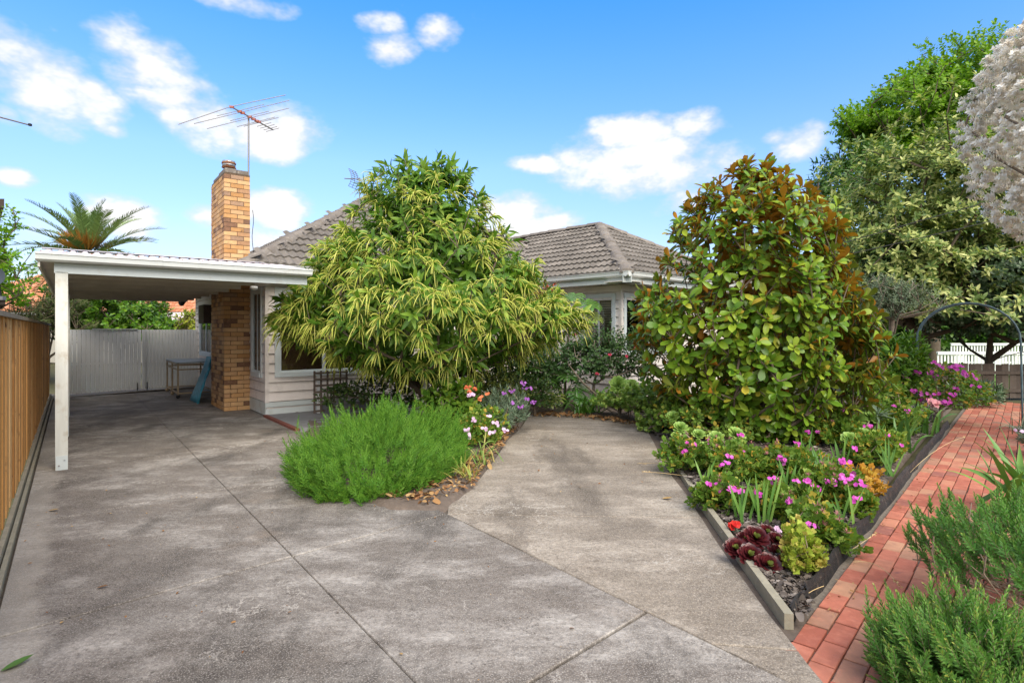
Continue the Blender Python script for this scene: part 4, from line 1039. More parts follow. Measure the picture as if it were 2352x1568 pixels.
def skeleton(trunk, tips, rng, r0, rt=.004, step=.28, up=.25, power=.5):
    """trunk: points; every tip is joined to the nearest wood below it; returns segments"""
    nodes = [np.array(p, float) for p in trunk]; par = list(range(-1, len(trunk) - 1)); cnt_leaf = []
    c0 = np.array(trunk[0]); order = np.argsort(np.linalg.norm((tips - c0) * A(1, 1, .6), axis=1))
    for i in order:
        t = tips[i]; Na = np.array(nodes); d = np.linalg.norm(Na - t, axis=1)
        pen = np.where(Na[:, 2] > t[2] - .1, 1.5, 0) + .25 * np.linalg.norm(Na[:, :2] - c0[:2], axis=1) * 0
        hr = np.linalg.norm(t[:2] - Na[:, :2], axis=1); pen = pen + np.maximum(0, hr * .35 - (t[2] - Na[:, 2]))
        j = int(np.argmin(d + pen)); a = nodes[j]; L_ = d[j]; n = max(1, int(L_ / step)); prev = j
        for k in range(1, n + 1):
            s = k / n; q = a * (1 - s) + t * s + A(0, 0, 1) * (-up * L_ * s * (1 - s)) + (rng.normal(0, .03, 3) * L_ if k < n else 0)
            nodes.append(q); par.append(prev); prev = len(nodes) - 1
        cnt_leaf.append(prev)
    cnt = np.zeros(len(nodes))
    for e in cnt_leaf:
        while e >= 0: cnt[e] += 1; e = par[e]
    Na = np.array(nodes); pr = np.array(par); ch = np.where(pr >= 0)[0]; mx = cnt.max()
    R = np.maximum(rt, r0 * (cnt / mx) ** power)
    return Na[pr[ch]], Na[ch], np.minimum(R[pr[ch]], R[ch] * 1.6), R[ch]
def wood(name, segs, mat, parent, n=6):
    v, f = segs_mesh(*segs, n); return obj(name, mesh_np(name, v - origin(parent), f, mat, None, True), parent)
def rosette(tips, dirs, n, lo, hi, along, rng, droop=0., jit=.15):
    """leaves round each shoot; returns pos, axis, normal, index"""
    N = len(tips); k = np.arange(n); az = k * 2.39996 + rng.random((N, 1)) * 6.28 + rng.normal(0, .2, (N, n))
    po = lo + (hi - lo) * (k / max(1, n - 1)) + rng.normal(0, jit, (N, n))
    ref = np.where(np.abs(dirs[:, 2:3]) > .9, A(1, 0, 0), A(0, 0, 1)); x = unit(np.cross(ref, dirs)); y = np.cross(dirs, x)
    rd = x[:, None] * np.cos(az)[..., None] + y[:, None] * np.sin(az)[..., None]
    ax = dirs[:, None] * np.cos(po)[..., None] + rd * np.sin(po)[..., None]; ax[..., 2] -= droop * (.6 + .8 * rng.random((N, n)))
    ax = unit(ax); nr = dirs[:, None] - ax * (dirs[:, None] * ax).sum(-1, keepdims=True) + A(0, 0, .15)
    pos = tips[:, None] - dirs[:, None] * (along * (k / max(1, n))[None, :, None])
    return pos.reshape(-1, 3), ax.reshape(-1, 3), nr.reshape(-1, 3), np.repeat(np.arange(N), n)
def lumps(d, rng, m=5, amp=.18):
    out = np.ones(len(d))
    for _ in range(m): w = rng.normal(0, 2.2, 3); out += amp / m ** .5 * np.sin(d @ w + rng.random() * 6.28)
    return out
def sph(n, rng, zmin=-.5):
    z = zmin + (1 - zmin) * rng.random(n); a = rng.random(n) * 6.28; r = np.sqrt(1 - z * z); return np.c_[r * np.cos(a), r * np.sin(a), z]
def profile_tips(c, zs, rs, n, rng, sq=.85, inner=(.72, 1.), lump=.14):
    """points near the surface of a crown given as radius against height"""
    zs, rs = np.array(zs, float), np.array(rs, float); o_ = np.argsort(zs); zs, rs = zs[o_], rs[o_]
    zz = np.linspace(zs[0], zs[-1], 200); w = np.interp(zz, zs, rs) + .15; cdf = np.cumsum(w); cdf /= cdf[-1]
    z = np.interp(rng.random(n), cdf, zz); a = rng.random(n) * 6.28; R_ = np.interp(z, zs, rs)
    d = np.c_[np.cos(a), np.sin(a), (z - zs.mean()) / 2]; R_ = R_ * np.clip(lumps(d, rng, 7, lump), .6, 1.3)
    q = inner[0] + (inner[1] - inner[0]) * rng.random(n) ** .6
    p = np.c_[np.cos(a) * R_ * q, np.sin(a) * R_ * q * sq, z]; out = unit(np.c_[np.cos(a), np.sin(a) * sq, .25 + .9 * np.clip((z - zs.mean()) / (zs[-1] - zs.mean()), -1, 1)])
    return p + np.array(c), out
def instance_parts(name, t, mat, parent, pos, ax, nr, ln, wd):
    tv, tf = T[t]; me = mesh_np(name, tv, tf, mat, None, True); y = unit(ax); z = unit(nr - y * (nr * y).sum(-1, keepdims=True)); x = np.cross(y, z)
    for i in range(len(pos)):
        Mx = np.eye(4); Mx[:3, 0] = x[i] * ln[i] * wd[i]; Mx[:3, 1] = y[i] * ln[i]; Mx[:3, 2] = z[i] * ln[i]; Mx[:3, 3] = pos[i]
        place(name, me, parent, Mx)
def split_near(pos, k=300, camp=A(0, 0, 1.6), extra=None):
    d = np.linalg.norm(pos - camp, axis=1) + (extra if extra is not None else 0); o_ = np.argsort(d); m_ = np.zeros(len(pos), bool); m_[o_[:k]] = True; return m_

# leaf materials
LM = {}
def lm(key, *a, **k): LM[key] = leaf_mat(key, *a, **k)
lm('chestnut_leaf', [(0, (.06, .16, .018)), (.5, (.13, .27, .03)), (.85, (.24, .38, .045)), (1, (.36, .46, .07))], .42, .4, .36)
lm('chestnut_catkin', [(0, (.55, .62, .10)), (.6, (.72, .74, .17)), (1, (.82, .78, .26))], .7, .2, .3)
lm('magnolia_leaf', [(0, (.05, .135, .013)), (.35, (.10, .22, .018)), (.7, (.20, .33, .027)), (.95, (.33, .43, .045)), (1, (.48, .36, .05))], .30, .28, .22, back=(.42, .19, .028), back2=(.17, .20, .035))
lm('westringia_leaf', [(0, (.05, .16, .018)), (.5, (.11, .29, .030)), (1, (.23, .43, .055))], .5, .3, .25)
lm('rosemary_leaf', [(0, (.06, .17, .03)), (.5, (.12, .31, .055)), (.9, (.22, .42, .085)), (1, (.46, .48, .09))], .5, .3, .15)
lm('geranium_leaf', [(0, (.08, .19, .025)), (.5, (.16, .31, .045)), (.88, (.28, .40, .07)), (.95, (.55, .42, .06)), (1, (.60, .34, .06))], .55, .3, .35)
lm('lime_leaf', [(0, (.27, .40, .045)), (.6, (.40, .50, .07)), (.85, (.52, .45, .11)), (1, (.48, .26, .09))], .5, .3, .3)
lm('gold_leaf', [(0, (.52, .24, .03)), (.6, (.60, .34, .05)), (1, (.50, .42, .06))], .5, .3, .3)
lm('iris_leaf', [(0, (.075, .19, .045)), (.6, (.14, .30, .06)), (1, (.22, .36, .08))], .4, .4, .2)
lm('strap_leaf', [(0, (.05, .16, .02)), (.6, (.09, .25, .03)), (1, (.18, .34, .05))], .3, .5, .2)
lm('dark_shrub_leaf', [(0, (.03, .075, .018)), (.6, (.065, .135, .028)), (.9, (.12, .20, .04)), (1, (.20, .23, .04))], .4, .4, .15)
lm('tipped_leaf', [(0, (.035, .07, .016)), (.5, (.085, .13, .025)), (1, (.27, .28, .05))], .45, .4, .2)
lm('rose_leaf', [(0, (.04, .10, .035)), (.6, (.075, .165, .055)), (.95, (.10, .18, .05)), (1, (.42, .32, .04))], .45, .4, .15)
lm('monstera_leaf', [(0, (.055, .15, .03)), (.6, (.10, .23, .04)), (1, (.24, .27, .06))], .3, .5, .2)
lm('succulent_leaf', [(0, (.14, .27, .05)), (.6, (.24, .40, .075)), (1, (.38, .46, .10))], .4, .4, .15)
lm('aeonium_leaf', [(0, (.18, .34, .07)), (1, (.34, .48, .12))], .45, .35, .15)
lm('dark_aeonium_leaf', [(0, (.040, .007, .010)), (.6, (.085, .013, .017)), (1, (.13, .022, .024))], .28, .5, .05)
lm('aeonium_heart', [(0, (.22, .28, .06)), (1, (.30, .34, .10))], .4, .4, .15)
lm('silver_leaf', [(0, (.10, .155, .10)), (.6, (.17, .24, .16)), (1, (.25, .32, .22))], .55, .3, .15)
lm('variegated_leaf', [(0, (.06, .13, .03)), (.4, (.15, .24, .055)), (.62, (.42, .48, .15)), (1, (.72, .73, .30))], .45, .35, .3)
lm('feijoa_leaf', [(0, (.03, .07, .03)), (.5, (.065, .125, .055)), (.9, (.14, .21, .11)), (1, (.24, .29, .19))], .4, .5, .1)
lm('bright_tree_leaf', [(0, (.10, .25, .010)), (.5, (.19, .38, .014)), (1, (.30, .48, .03))], .45, .35, .4)
lm('deep_tree_leaf', [(0, (.03, .09, .010)), (.6, (.065, .16, .017)), (1, (.13, .25, .03))], .4, .4, .2)
lm('olive_leaf', [(0, (.085, .125, .07)), (.6, (.15, .21, .12)), (1, (.23, .29, .18))], .5, .35, .15)
lm('citrus_leaf', [(0, (.055, .15, .012)), (.6, (.11, .25, .020)), (1, (.20, .34, .03))], .35, .45, .25)
lm('wispy_leaf', [(0, (.08, .11, .04)), (.6, (.13, .165, .06)), (1, (.21, .23, .085))], .6, .3, .2)
lm('palm_leaf', [(0, (.09, .16, .05)), (.6, (.15, .24, .07)), (1, (.24, .33, .10))], .4, .45, .12)
lm('palm_orange', [(0, (.35, .16, .03)), (1, (.50, .26, .06))], .7, .2, .1)
lm('white_plume', [(0, (.80, .70, .57)), (.4, (.92, .87, .77)), (1, (.95, .93, .87))], .8, .1, .12, tint=(1., 1., 1.))
lm('magenta', [(0, (.50, .035, .36)), (.6, (.66, .08, .52)), (1, (.74, .20, .62))], .5, .3, .2, tint=(1., 1., 1.))
lm('purple', [(0, (.25, .06, .36)), (1, (.40, .14, .52))], .5, .3, .2, tint=(1., 1., 1.))
lm('palepink', [(0, (.66, .38, .62)), (1, (.80, .60, .78))], .5, .3, .2, tint=(1., 1., 1.))
lm('red', [(0, (.60, .015, .015)), (1, (.75, .06, .04))], .5, .3, .2, tint=(1., 1., 1.))
lm('crimson', [(0, (.40, .015, .05)), (1, (.55, .05, .11))], .5, .3, .2, tint=(1., 1., 1.))
lm('coral', [(0, (.75, .13, .06)), (1, (.80, .28, .12))], .5, .3, .2, tint=(1., 1., 1.))
lm('rosepink', [(0, (.80, .28, .34)), (1, (.85, .42, .42))], .5, .3, .2, tint=(1., 1., 1.))
lm('cream', [(0, (.80, .72, .36)), (1, (.85, .80, .60))], .5, .3, .2, tint=(1., 1., 1.))
lm('white', [(0, (.72, .72, .70)), (1, (.85, .85, .84))], .5, .3, .2, tint=(1., 1., 1.))
lm('seedhead', [(0, (.30, .10, .13)), (1, (.42, .20, .18))], .7, .2, .1)
lm('bud', [(0, (.45, .36, .16)), (1, (.52, .30, .10))], .5, .3, .1)
lm('dead_leaf', [(0, (.16, .07, .03)), (.6, (.30, .16, .06)), (1, (.46, .31, .12))], .7, .2, .1)

def flower(name, mat, parent, c, r, rng, petals=5, heads=1, spread=.03, nrm=None):
    """one flower head (a few open flowers) as a part"""
    pos = []; ax = []; nr = []
    for h in range(heads):
        cc = np.array(c) + (rng.normal(0, spread, 3) * A(1, 1, .6) if heads > 1 else 0)
        n = unit(A(0, -.75, .55) + rng.normal(0, .35, 3)) if nrm is None else unit(np.array(nrm, float))
        x = unit(np.cross(n, A(.3, .1, 1))); y = np.cross(n, x)
        for k in range(petals):
            a = 2 * math.pi * k / petals + rng.random() * .3; d = x * math.cos(a) + y * math.sin(a)
            pos.append(cc); ax.append(d + n * .18); nr.append(n)
    v, f = scatter('petal', np.array(pos), np.array(ax), np.array(nr), r, 1.05)
    return obj(name, mesh_np(name, v - origin(parent), f, mat, np.repeat(rng.random(len(pos)) * .5, len(T['petal'][0])), True), parent)
def bush(name, label, cat, base, rxyz, shoots, per, leaf, ln, mat, seed, zc=None, wd=1., lo=.3, hi=1.3, along=.12, droop=.1, lump=.2, upw=.5, stem=None, stems=40, inner=.5, zmin=-.45, group=None, sr=.006, r0=.03, rnd_up=0.):
    rng = np.random.default_rng(seed); base = np.array(base, float); t = thing(name, label, cat, base, group)
    d = sph(shoots, rng, zmin); zc = rxyz[2] * .55 if zc is None else zc
    q = inner + (1 - inner) * rng.random(shoots) ** .5; r_ = lumps(d, rng, 6, lump) * q
    tips = base + A(0, 0, zc) + d * np.array(rxyz) * r_[:, None]; tips[:, 2] = np.maximum(tips[:, 2], base[2] + .03)
    dirs = unit(d + A(0, 0, upw) + rng.normal(0, .25, d.shape))
    p, ax, nr, ix = rosette(tips, dirs, per, lo, hi, along, rng, droop)
    lb = LB(); r = rng.random(len(p)) * .8
    if rnd_up: r = np.clip(r * (1 - rnd_up) + rnd_up * rng.random(len(p)) * (q[ix] > .85), 0, .99)
    lb.add(leaf, p, ax, nr, ln * (.7 + .5 * rng.random(len(p))), wd, r); lb.part('foliage', mat, t)
    if stem is not None:
        k = min(stems, shoots); sel = rng.choice(shoots, k, False)
        wood('stems', skeleton([base, base + A(0, 0, min(.12, zc * .3)), base + A(0, 0, zc * .5)], tips[sel], rng, r0, sr, .2, -.1), stem, t, 5)
    t['_n'] = 0; del t['_n']
    return t, tips, dirs, rng

# ------------------------------------------------------------------ chestnut tree
def chestnut():
    rng = np.random.default_rng(21); c = A(-1.46, 9.5, 0)
    t = thing('chestnut_tree', 'chestnut tree with drooping yellow green catkins in the middle bed', 'tree', c)
    zs = [.82, .98, 1.2, 1.5, 1.86, 2.15, 2.57, 3.0, 3.43, 3.85, 4.1, 4.32]; rs = [.55, 1.05, 1.62, 2.12, 2.32, 2.22, 1.84, 1.48, 1.20, .98, .72, .32]
    tips, out = profile_tips(c, zs, rs, 540, rng, .85, (.70, 1.05), .17)
    tip2, out2 = profile_tips(c, zs, rs, 330, rng, .80, (.30, .75), .10)
    for (o_, r_, n_) in ((A(2.05, -.35, 1.72), A(.58, .6, .45), 50), (A(-1.85, -.5, 1.85), A(.48, .5, .45), 36), (A(1.5, -.5, 2.45), A(.5, .5, .3), 24), (A(-1.3, -.4, 2.75), A(.45, .4, .35), 22), (A(0, 0, 4.25), A(.75, .5, .30), 26)):
        d_ = sph(n_, rng, -.8); tips = np.concatenate([tips, c + o_ + d_ * r_ * (.5 + .6 * rng.random((n_, 1)))]); out = np.concatenate([out, unit(d_ + o_ * A(.4, .4, 0) + A(0, 0, .3))])
    trunk = [c, c + A(.01, 0, .5), c + A(.0, .02, 1.0), c + A(-.04, 0, 1.7), c + A(.02, .03, 2.5), c + A(0, 0, 3.3), c + A(.05, 0, 3.9)]
    wood('trunk', skeleton(trunk, np.concatenate([tips, tip2[:120]]), rng, .075, .006, .3, .1), M['bark'], t, 7)
    dirs = unit(out * A(1, 1, .6) + A(0, 0, .25) + rng.normal(0, .22, out.shape))
    p, ax, nr, ix = rosette(tips, dirs, 13, .35, 1.5, .34, rng, .34); ln = .13 + .12 * rng.random(len(p))
    p2, ax2, nr2, ix2 = rosette(tip2, unit(out2 + rng.normal(0, .4, out2.shape)), 15, .4, 1.7, .3, rng, .35); l2 = .17 + .09 * rng.random(len(p2))
    front = split_near(p, 300)
    lb = LB(); lb.add('lance', p[~front], ax[~front], nr[~front], ln[~front], 1., None, rng); lb.add('lance', p2, ax2, nr2, l2, 1.05, rng.random(len(p2)) * .6); lb.part('foliage', LM['chestnut_leaf'], t)
    instance_parts('leaf', 'lance', LM['chestnut_leaf'], t, p[front], ax[front], nr[front], ln[front], np.ones(front.sum()))
    # catkins: drooping strings from the shoot ends
    sel = (rng.random(len(tips)) < np.clip(1.05 - .18 * (tips[:, 2] - 1.), .35, .92)) & (tips[:, 2] < 4.0); T_ = tips[sel]; D_ = dirs[sel]; order = np.argsort(np.linalg.norm(T_ - A(0, 0, 1.6), axis=1)); cnt = 0
    rest = MB()
    allv = []; allf = []; allr = []; nb = 0
    for rank, i in enumerate(order):
        n = rng.integers(12, 21); p0 = T_[i]; dd = D_[i]; pts = []
        az = rng.random(n) * 6.28; x = unit(np.cross(dd, A(.2, .1, 1))); y = np.cross(dd, x)
        L_ = .15 + .20 * rng.random(n); el = .25 + 1.35 * rng.random(n)
        d0 = dd[None] * np.cos(el)[:, None] + (x[None] * np.cos(az)[:, None] + y[None] * np.sin(az)[:, None]) * np.sin(el)[:, None]
        st = []; s_ = np.linspace(0, 1, 6)
        start = p0 + dd * (.04 - .12 * rng.random((n, 1))); curve = start[:, None] + d0[:, None] * (s_[None, :, None] * L_[:, None, None] * (1 - .25 * s_[None, :, None])) - A(0, 0, 1) * (.44 * L_[:, None, None] * s_[None, :, None] ** 1.9)
        a = curve[:, :-1].reshape(-1, 3); b = curve[:, 1:].reshape(-1, 3)
        rr = np.tile(np.array([.004, .0062, .007, .0065, .005]), n); rb = np.tile(np.array([.0062, .007, .0065, .005, .002]), n)
        v, f = segs_mesh(a, b, rr, rb, 3); r_ = np.repeat(np.repeat(rng.random(n), 5), 6) * .9
        if rank < 150: obj('catkin_spray', mesh_np('catkin_spray', v - origin(t), f, LM['chestnut_catkin'], r_, True), t)
        else: allv.append(v); allf.append(f + nb); allr.append(r_); nb += len(v)
    obj('catkins', mesh_np('catkins', np.concatenate(allv) - origin(t), np.concatenate(allf), LM['chestnut_catkin'], np.concatenate(allr), True), t, 'stuff')
    MB().tube([c + A(.03, -.12, .05), c + A(.03, -.12, .92)], .062, 12).part('tree_guard', M['guard'], t, True)
chestnut()

# ------------------------------------------------------------------ magnolia
def magnolia():
    rng = np.random.default_rng(5); c = A(3.64, 8.2, 0)
    t = thing('magnolia_tree', 'magnolia with big glossy leaves, brown underneath, right of the parking pad', 'tree', c)
    zs = [.15, .42, .72, 1.09, 1.46, 1.83, 2.19, 2.44, 2.8, 3.17, 3.48, 3.78, 3.98]; rs = [.66, .95, 1.28, 1.48, 1.56, 1.53, 1.46, 1.26, 1.17, 1.07, .82, .46, .18]
    tips, out = profile_tips(c + A(0, 0, 0), zs, rs, 740, rng, .85, (.64, 1.08), .18); tip2, out2 = profile_tips(c, zs, rs, 230, rng, .85, (.25, .78), .1)
    tips[:, 0] = c[0] + np.clip(tips[:, 0] - c[0], -1.75, 1.32); lean = (tips[:, 2] - .5) / 3.4; tips[:, 0] -= .22 * np.clip(lean, 0, 1) ** 1.5; tip2[:, 0] -= .15 * np.clip((tip2[:, 2] - .5) / 3.4, 0, 1)
    trunk = [c, c + A(-.02, 0, .35), c + A(.02, .02, .9), c + A(-.03, 0, 1.6), c + A(-.1, .02, 2.4), c + A(-.2, 0, 3.2)]
    wood('trunk', skeleton(trunk, np.concatenate([tips, tip2]), rng, .075, .007, .3, -.05), M['bark'], t, 7)
    hz_ = np.clip((tips[:, 2:3] - 2.0) / 1.8, 0, 1); dirs = unit(out * A(1, 1, .5) + A(0, 0, 1) * (.42 + .4 * hz_) + rng.normal(0, .3, out.shape))
    p, ax, nr, ix = rosette(tips, dirs, 11, .30, 1.75, .13, rng, .10, .25); ln = .12 + .09 * rng.random(len(p))
    k = np.tile(np.arange(11), len(tips)); ln *= np.where(k < 2, .7, 1.)
    p2, ax2, nr2, ix2 = rosette(tip2, unit(out2 + A(0, 0, .5) + rng.normal(0, .4, out2.shape)), 10, .5, 1.9, .25, rng, .2); l2 = .13 + .07 * rng.random(len(p2))
    front = split_near(p, 300)
    h1 = rng.random((~front).sum()) < .55; P_, A_, N_, L2_ = p[~front], ax[~front], nr[~front], ln[~front]
    lb = LB(); lb.add('obov', P_[h1], A_[h1], N_[h1], L2_[h1], 1., None, rng); lb.add('obov2', P_[~h1], A_[~h1], N_[~h1], L2_[~h1], .9, None, rng); lb.add('obov', p2, ax2, nr2, l2, 1., rng.random(len(p2)) * .5); lb.part('foliage', LM['magnolia_leaf'], t)
    fi = np.where(front)[0]
    for nm_, q_ in (('obov', fi[::2]), ('obov2', fi[1::2])): instance_parts('leaf', nm_, LM['magnolia_leaf'], t, p[q_], ax[q_], nr[q_], ln[q_], .8 + .4 * rng.random(len(q_)))
    sel = np.argsort(tips[:, 1])[:240:16]
    for i in sel:
        q = tips[i]; d = dirs[i]; MB().tube([q, q + d * .025, q + d * .05, q + d * .085], [.006, .011, .009, .002], 8).part('bud', LM['bud'], t, True)
magnolia()

# ------------------------------------------------------------------ fine-leaved shrubs
def needle_shrub(name, label, cat, c, axes, hfun, n, per, nl, mat, seed, spread=.35, shoot=.26, wood_mat=None, mask=None, wdt=1., upright=1.):
    rng = np.random.default_rng(seed); t = thing(name, label, cat, np.array(c, float)); c = np.array(c, float)
    a = rng.random(n) * 6.28; q = np.sqrt(rng.random(n)); x = q * np.cos(a); y = q * np.sin(a)
    lay = rng.random(n); z = hfun(x, y, q) * (1 + .17 * rng.normal(0, 1, n).clip(-1.5, 2)) * np.where(lay < .6, 1., .15 + .85 * rng.random(n))
    rimq = np.where(lay < .6, q, np.maximum(q, .75 + .25 * rng.random(n))); sc = rimq / np.maximum(q, 1e-6)
    bulge = 1 + .10 * np.sin(np.pi * np.clip(z / (z.max() + 1e-6), 0, 1))
    tips = c + np.c_[x * sc * axes[0] * bulge, y * sc * axes[1] * bulge, z]
    dirs = unit(np.c_[x * spread, y * spread, upright * np.ones(n)] + np.c_[x, y, 0 * x] * (np.clip(1 - z / (z.max() + 1e-6), 0, 1) ** 1.2)[:, None] * 1.7 + rng.normal(0, .20, (n, 3)))
    if mask is not None: kp = mask(tips); tips, dirs = tips[kp], dirs[kp]; n = len(tips)
    L_ = shoot * (.6 + .7 * rng.random(n)); k = np.arange(per); s = (k + .5) / per; az = k * 2.4 + rng.random((n, 1)) * 6.28
    ref = np.where(np.abs(dirs[:, 2:3]) > .9, A(1, 0, 0), A(0, 0, 1)); X = unit(np.cross(ref, dirs)); Y = np.cross(dirs, X)
    rd = X[:, None] * np.cos(az)[..., None] + Y[:, None] * np.sin(az)[..., None]
    po = 1.05 - .75 * s; ax = dirs[:, None] * np.cos(po)[None, :, None] + rd * np.sin(po)[None, :, None]
    pos = tips[:, None] + dirs[:, None] * (s[None, :, None] - 1.) * L_[:, None, None]
    ln = nl * (1.1 - .65 * s[None, :] ** 2) * (.8 + .4 * rng.random((n, per)))
    tone = np.clip(.10 + .16 * np.sin(tips[:, :1] * 7 + 2) * np.cos(tips[:, 1:2] * 6) + .55 * s[None, :] ** 2 + .28 * rng.random((n, 1)) + .1 * rng.normal(0, 1, (n, per)), 0, .98)
    lb = LB(); lb.add('needle', pos.reshape(-1, 3), ax.reshape(-1, 3), np.repeat(dirs, per, 0), ln.ravel(), wdt, tone.ravel()); lb.part('foliage', mat, t)
    v, f = segs_mesh(tips - dirs * L_[:, None], tips, np.full(n, .0028), np.full(n, .0012), 3)
    obj('stems', mesh_np('stems', v - origin(t), f, mat if wood_mat is None else wood_mat, np.full(len(v), .8), True), t, 'stuff')
    return t, tips, rng
def h_w(x, y, q):
    front = np.clip((-y + .2) / 1.2, 0, 1)      # lower towards the camera
    return (.55 - .14 * q ** 2 - .18 * front * q + .07 * np.sin(5 * x + 1) * np.cos(4 * y) + .08 * np.sin(9 * x + 6 * y)) * np.clip((1.12 - q) * 3.2, .25, 1)
needle_shrub('westringia_shrub', 'wide bright green fine leaved shrub in front of the chestnut tree', 'shrub', (-1.50, 6.62, .02), (.98, 1.48), h_w, 2300, 42, .047, LM['westringia_leaf'], 31, .30, .28, wdt=1.7)

# rosemary in the right foreground: green top, bare twiggy middle, green front lobe
def h_r(x, y, q): return (.54 + .05 * np.sin(6 * x) - .10 * q ** 2) * np.clip((1.15 - q) * 3.2, .25, 1)
rc = (3.06, 3.06, .0)
rt, tips_r, rng_r = needle_shrub('rosemary_bush', 'rosemary bush with bare brown twigs in the right foreground', 'shrub', rc, (.78, .72), h_r, 1500, 44, .033, LM['rosemary_leaf'], 41, .32, .16, M['twig'], mask=lambda p: (p[:, 2] > .36) & ((p[:, 2] > .42) | (p[:, 1] > 2.9)), wdt=2.8)
def h_r2(x, y, q): return (.50 - .15 * q ** 2) * np.clip((1.15 - q) * 3.2, .25, 1)
needle_shrub('rosemary_bush', 'darker low rosemary spilling over the bricks at the bottom right corner', 'shrub', (2.00, 2.45, 0.), (.40, .42), lambda x, y, q: (.36 - .12 * q ** 2 + .04 * np.sin(7 * x)) * np.clip((1.15 - q) * 3.2, .3, 1), 850, 46, .033, LM['rosemary_leaf'], 42, .55, .20, M['twig'], wdt=2.8)
rng = np.random.default_rng(43); c = A(*rc); n = 330; a = rng.random(n) * 6.28; q = .55 + .45 * rng.random(n)
tw = c + np.c_[np.cos(a) * .80 * q, np.sin(a) * .74 * q, .20 + .30 * rng.random(n)]
wood('twigs', skeleton([c, c + A(0, 0, .12), c + A(-.05, -.05, .28)], tw, rng, .022, .0035, .10, -.15), M['twig'], rt, 5)

# ------------------------------------------------------------------ right-hand bed
def geranium(name, label, base, r, h, n, seed, mat='geranium_leaf', fl=0, fmat='magenta', ln=.052, heads=4, fr=.022, seedheads=0, cat='geranium', group=None, fpos=()):
    t, tips, dirs, rng = bush(name, label, cat, base, (r, r, h * .62), n, 5, 'lobed', ln, LM[mat], seed, zc=h * .42, lo=.2, hi=1.2, along=.08, droop=0., stem=M['twig'], stems=22, inner=.3, upw=.8, lump=.34, r0=.010, sr=.003, group=group)
    cam0 = A(0, 0, 1.6); sc = -np.linalg.norm(tips - cam0, axis=1) * .8 + tips[:, 2] * 1.2; o_ = np.argsort(-sc)[: max(8, n // 3)]; rng.shuffle(o_)
    for i in o_[:fl]: flower('flower', LM[fmat], t, tips[i] + dirs[i] * .05 + A(0, -.01, .03), fr, rng, 5, heads, .02)
    for pnt in fpos: flower('flower', LM[fmat], t, np.array(pnt), fr, rng, 5, heads, .02)
    for i in o_[fl: fl + seedheads]:
        c = tips[i] + A(0, -.01, .05); m_ = 14; d = sph(m_, rng, -.1); v, f = scatter('needle', np.repeat(c[None], m_, 0), d, np.repeat(A(0, 0, 1)[None], m_, 0), .04, 1.6)
        obj('seed_head', mesh_np('seed_head', v - origin(t), f, LM['seedhead'], np.repeat(rng.random(m_), len(T['needle'][0])), True), t)
    return t
GG = 'magenta geraniums in the mulched bed'
gs = [((1585, 1085), .30, .34, 2, 'geranium with a few magenta flowers beside the timber edging, below the green rosettes', 1, 3), ((1700, 1110), .36, .40, 2, 'geranium with pink seed heads and one magenta flower, left of the tall bud stems', 1, 9),
      ((1800, 1110), .36, .42, 3, 'geranium with two magenta flower clusters under the magnolia branches', 2, 6), ((1640, 1175), .22, .28, 4, 'small geranium with four magenta flowers above the grey timber board', 4, 1),
      ((1765, 1190), .28, .30, 5, 'geranium with seed heads and pale blades standing in it, behind the dark rosettes', 1, 6), ((1905, 1165), .32, .38, 6, 'geranium with a big magenta cluster left of the gold leaved plant', 6, 3),
      ((1880, 1250), .26, .26, 7, 'green geranium with dry seed heads behind the lime leaved one', 0, 5), ((1970, 1190), .20, .26, 8, 'small geranium with three magenta flowers beside the black mesh edging', 4, 0),
      ((2010, 1075), .36, .40, 9, 'green geranium with two magenta flowers near the path, behind the gold leaves', 2, 3), ((1925, 1030), .40, .46, 10, 'dense green geranium under the right side of the magnolia', 1, 1),
      ((2040, 1000), .45, .45, 12, 'green geranium with one violet flower beside the blue grey rosette plant', 1, 0)]
for (px, r, h, sd, lab, nf, ns) in gs:
    b = G(*px); geranium('geranium', lab, A(b[0], b[1], .02), r, h, int(300 * r / .3 * h / .35), 60 + sd, fl=nf + 2, seedheads=ns + 3, group=GG)
b = G(1985, 1140); geranium('gold_geranium', 'geranium with golden orange leaves beside the path edging', A(b[0], b[1], .02), .17, .24, 70, 81, 'gold_leaf', ln=.06)
b = G(1852, 1335); geranium('lime_geranium', 'compact lime green geranium with rusty edges beside the dark rosettes', A(b[0] + .01, b[1] + .08, .02), .15, .27, 170, 82, 'lime_leaf', ln=.042)

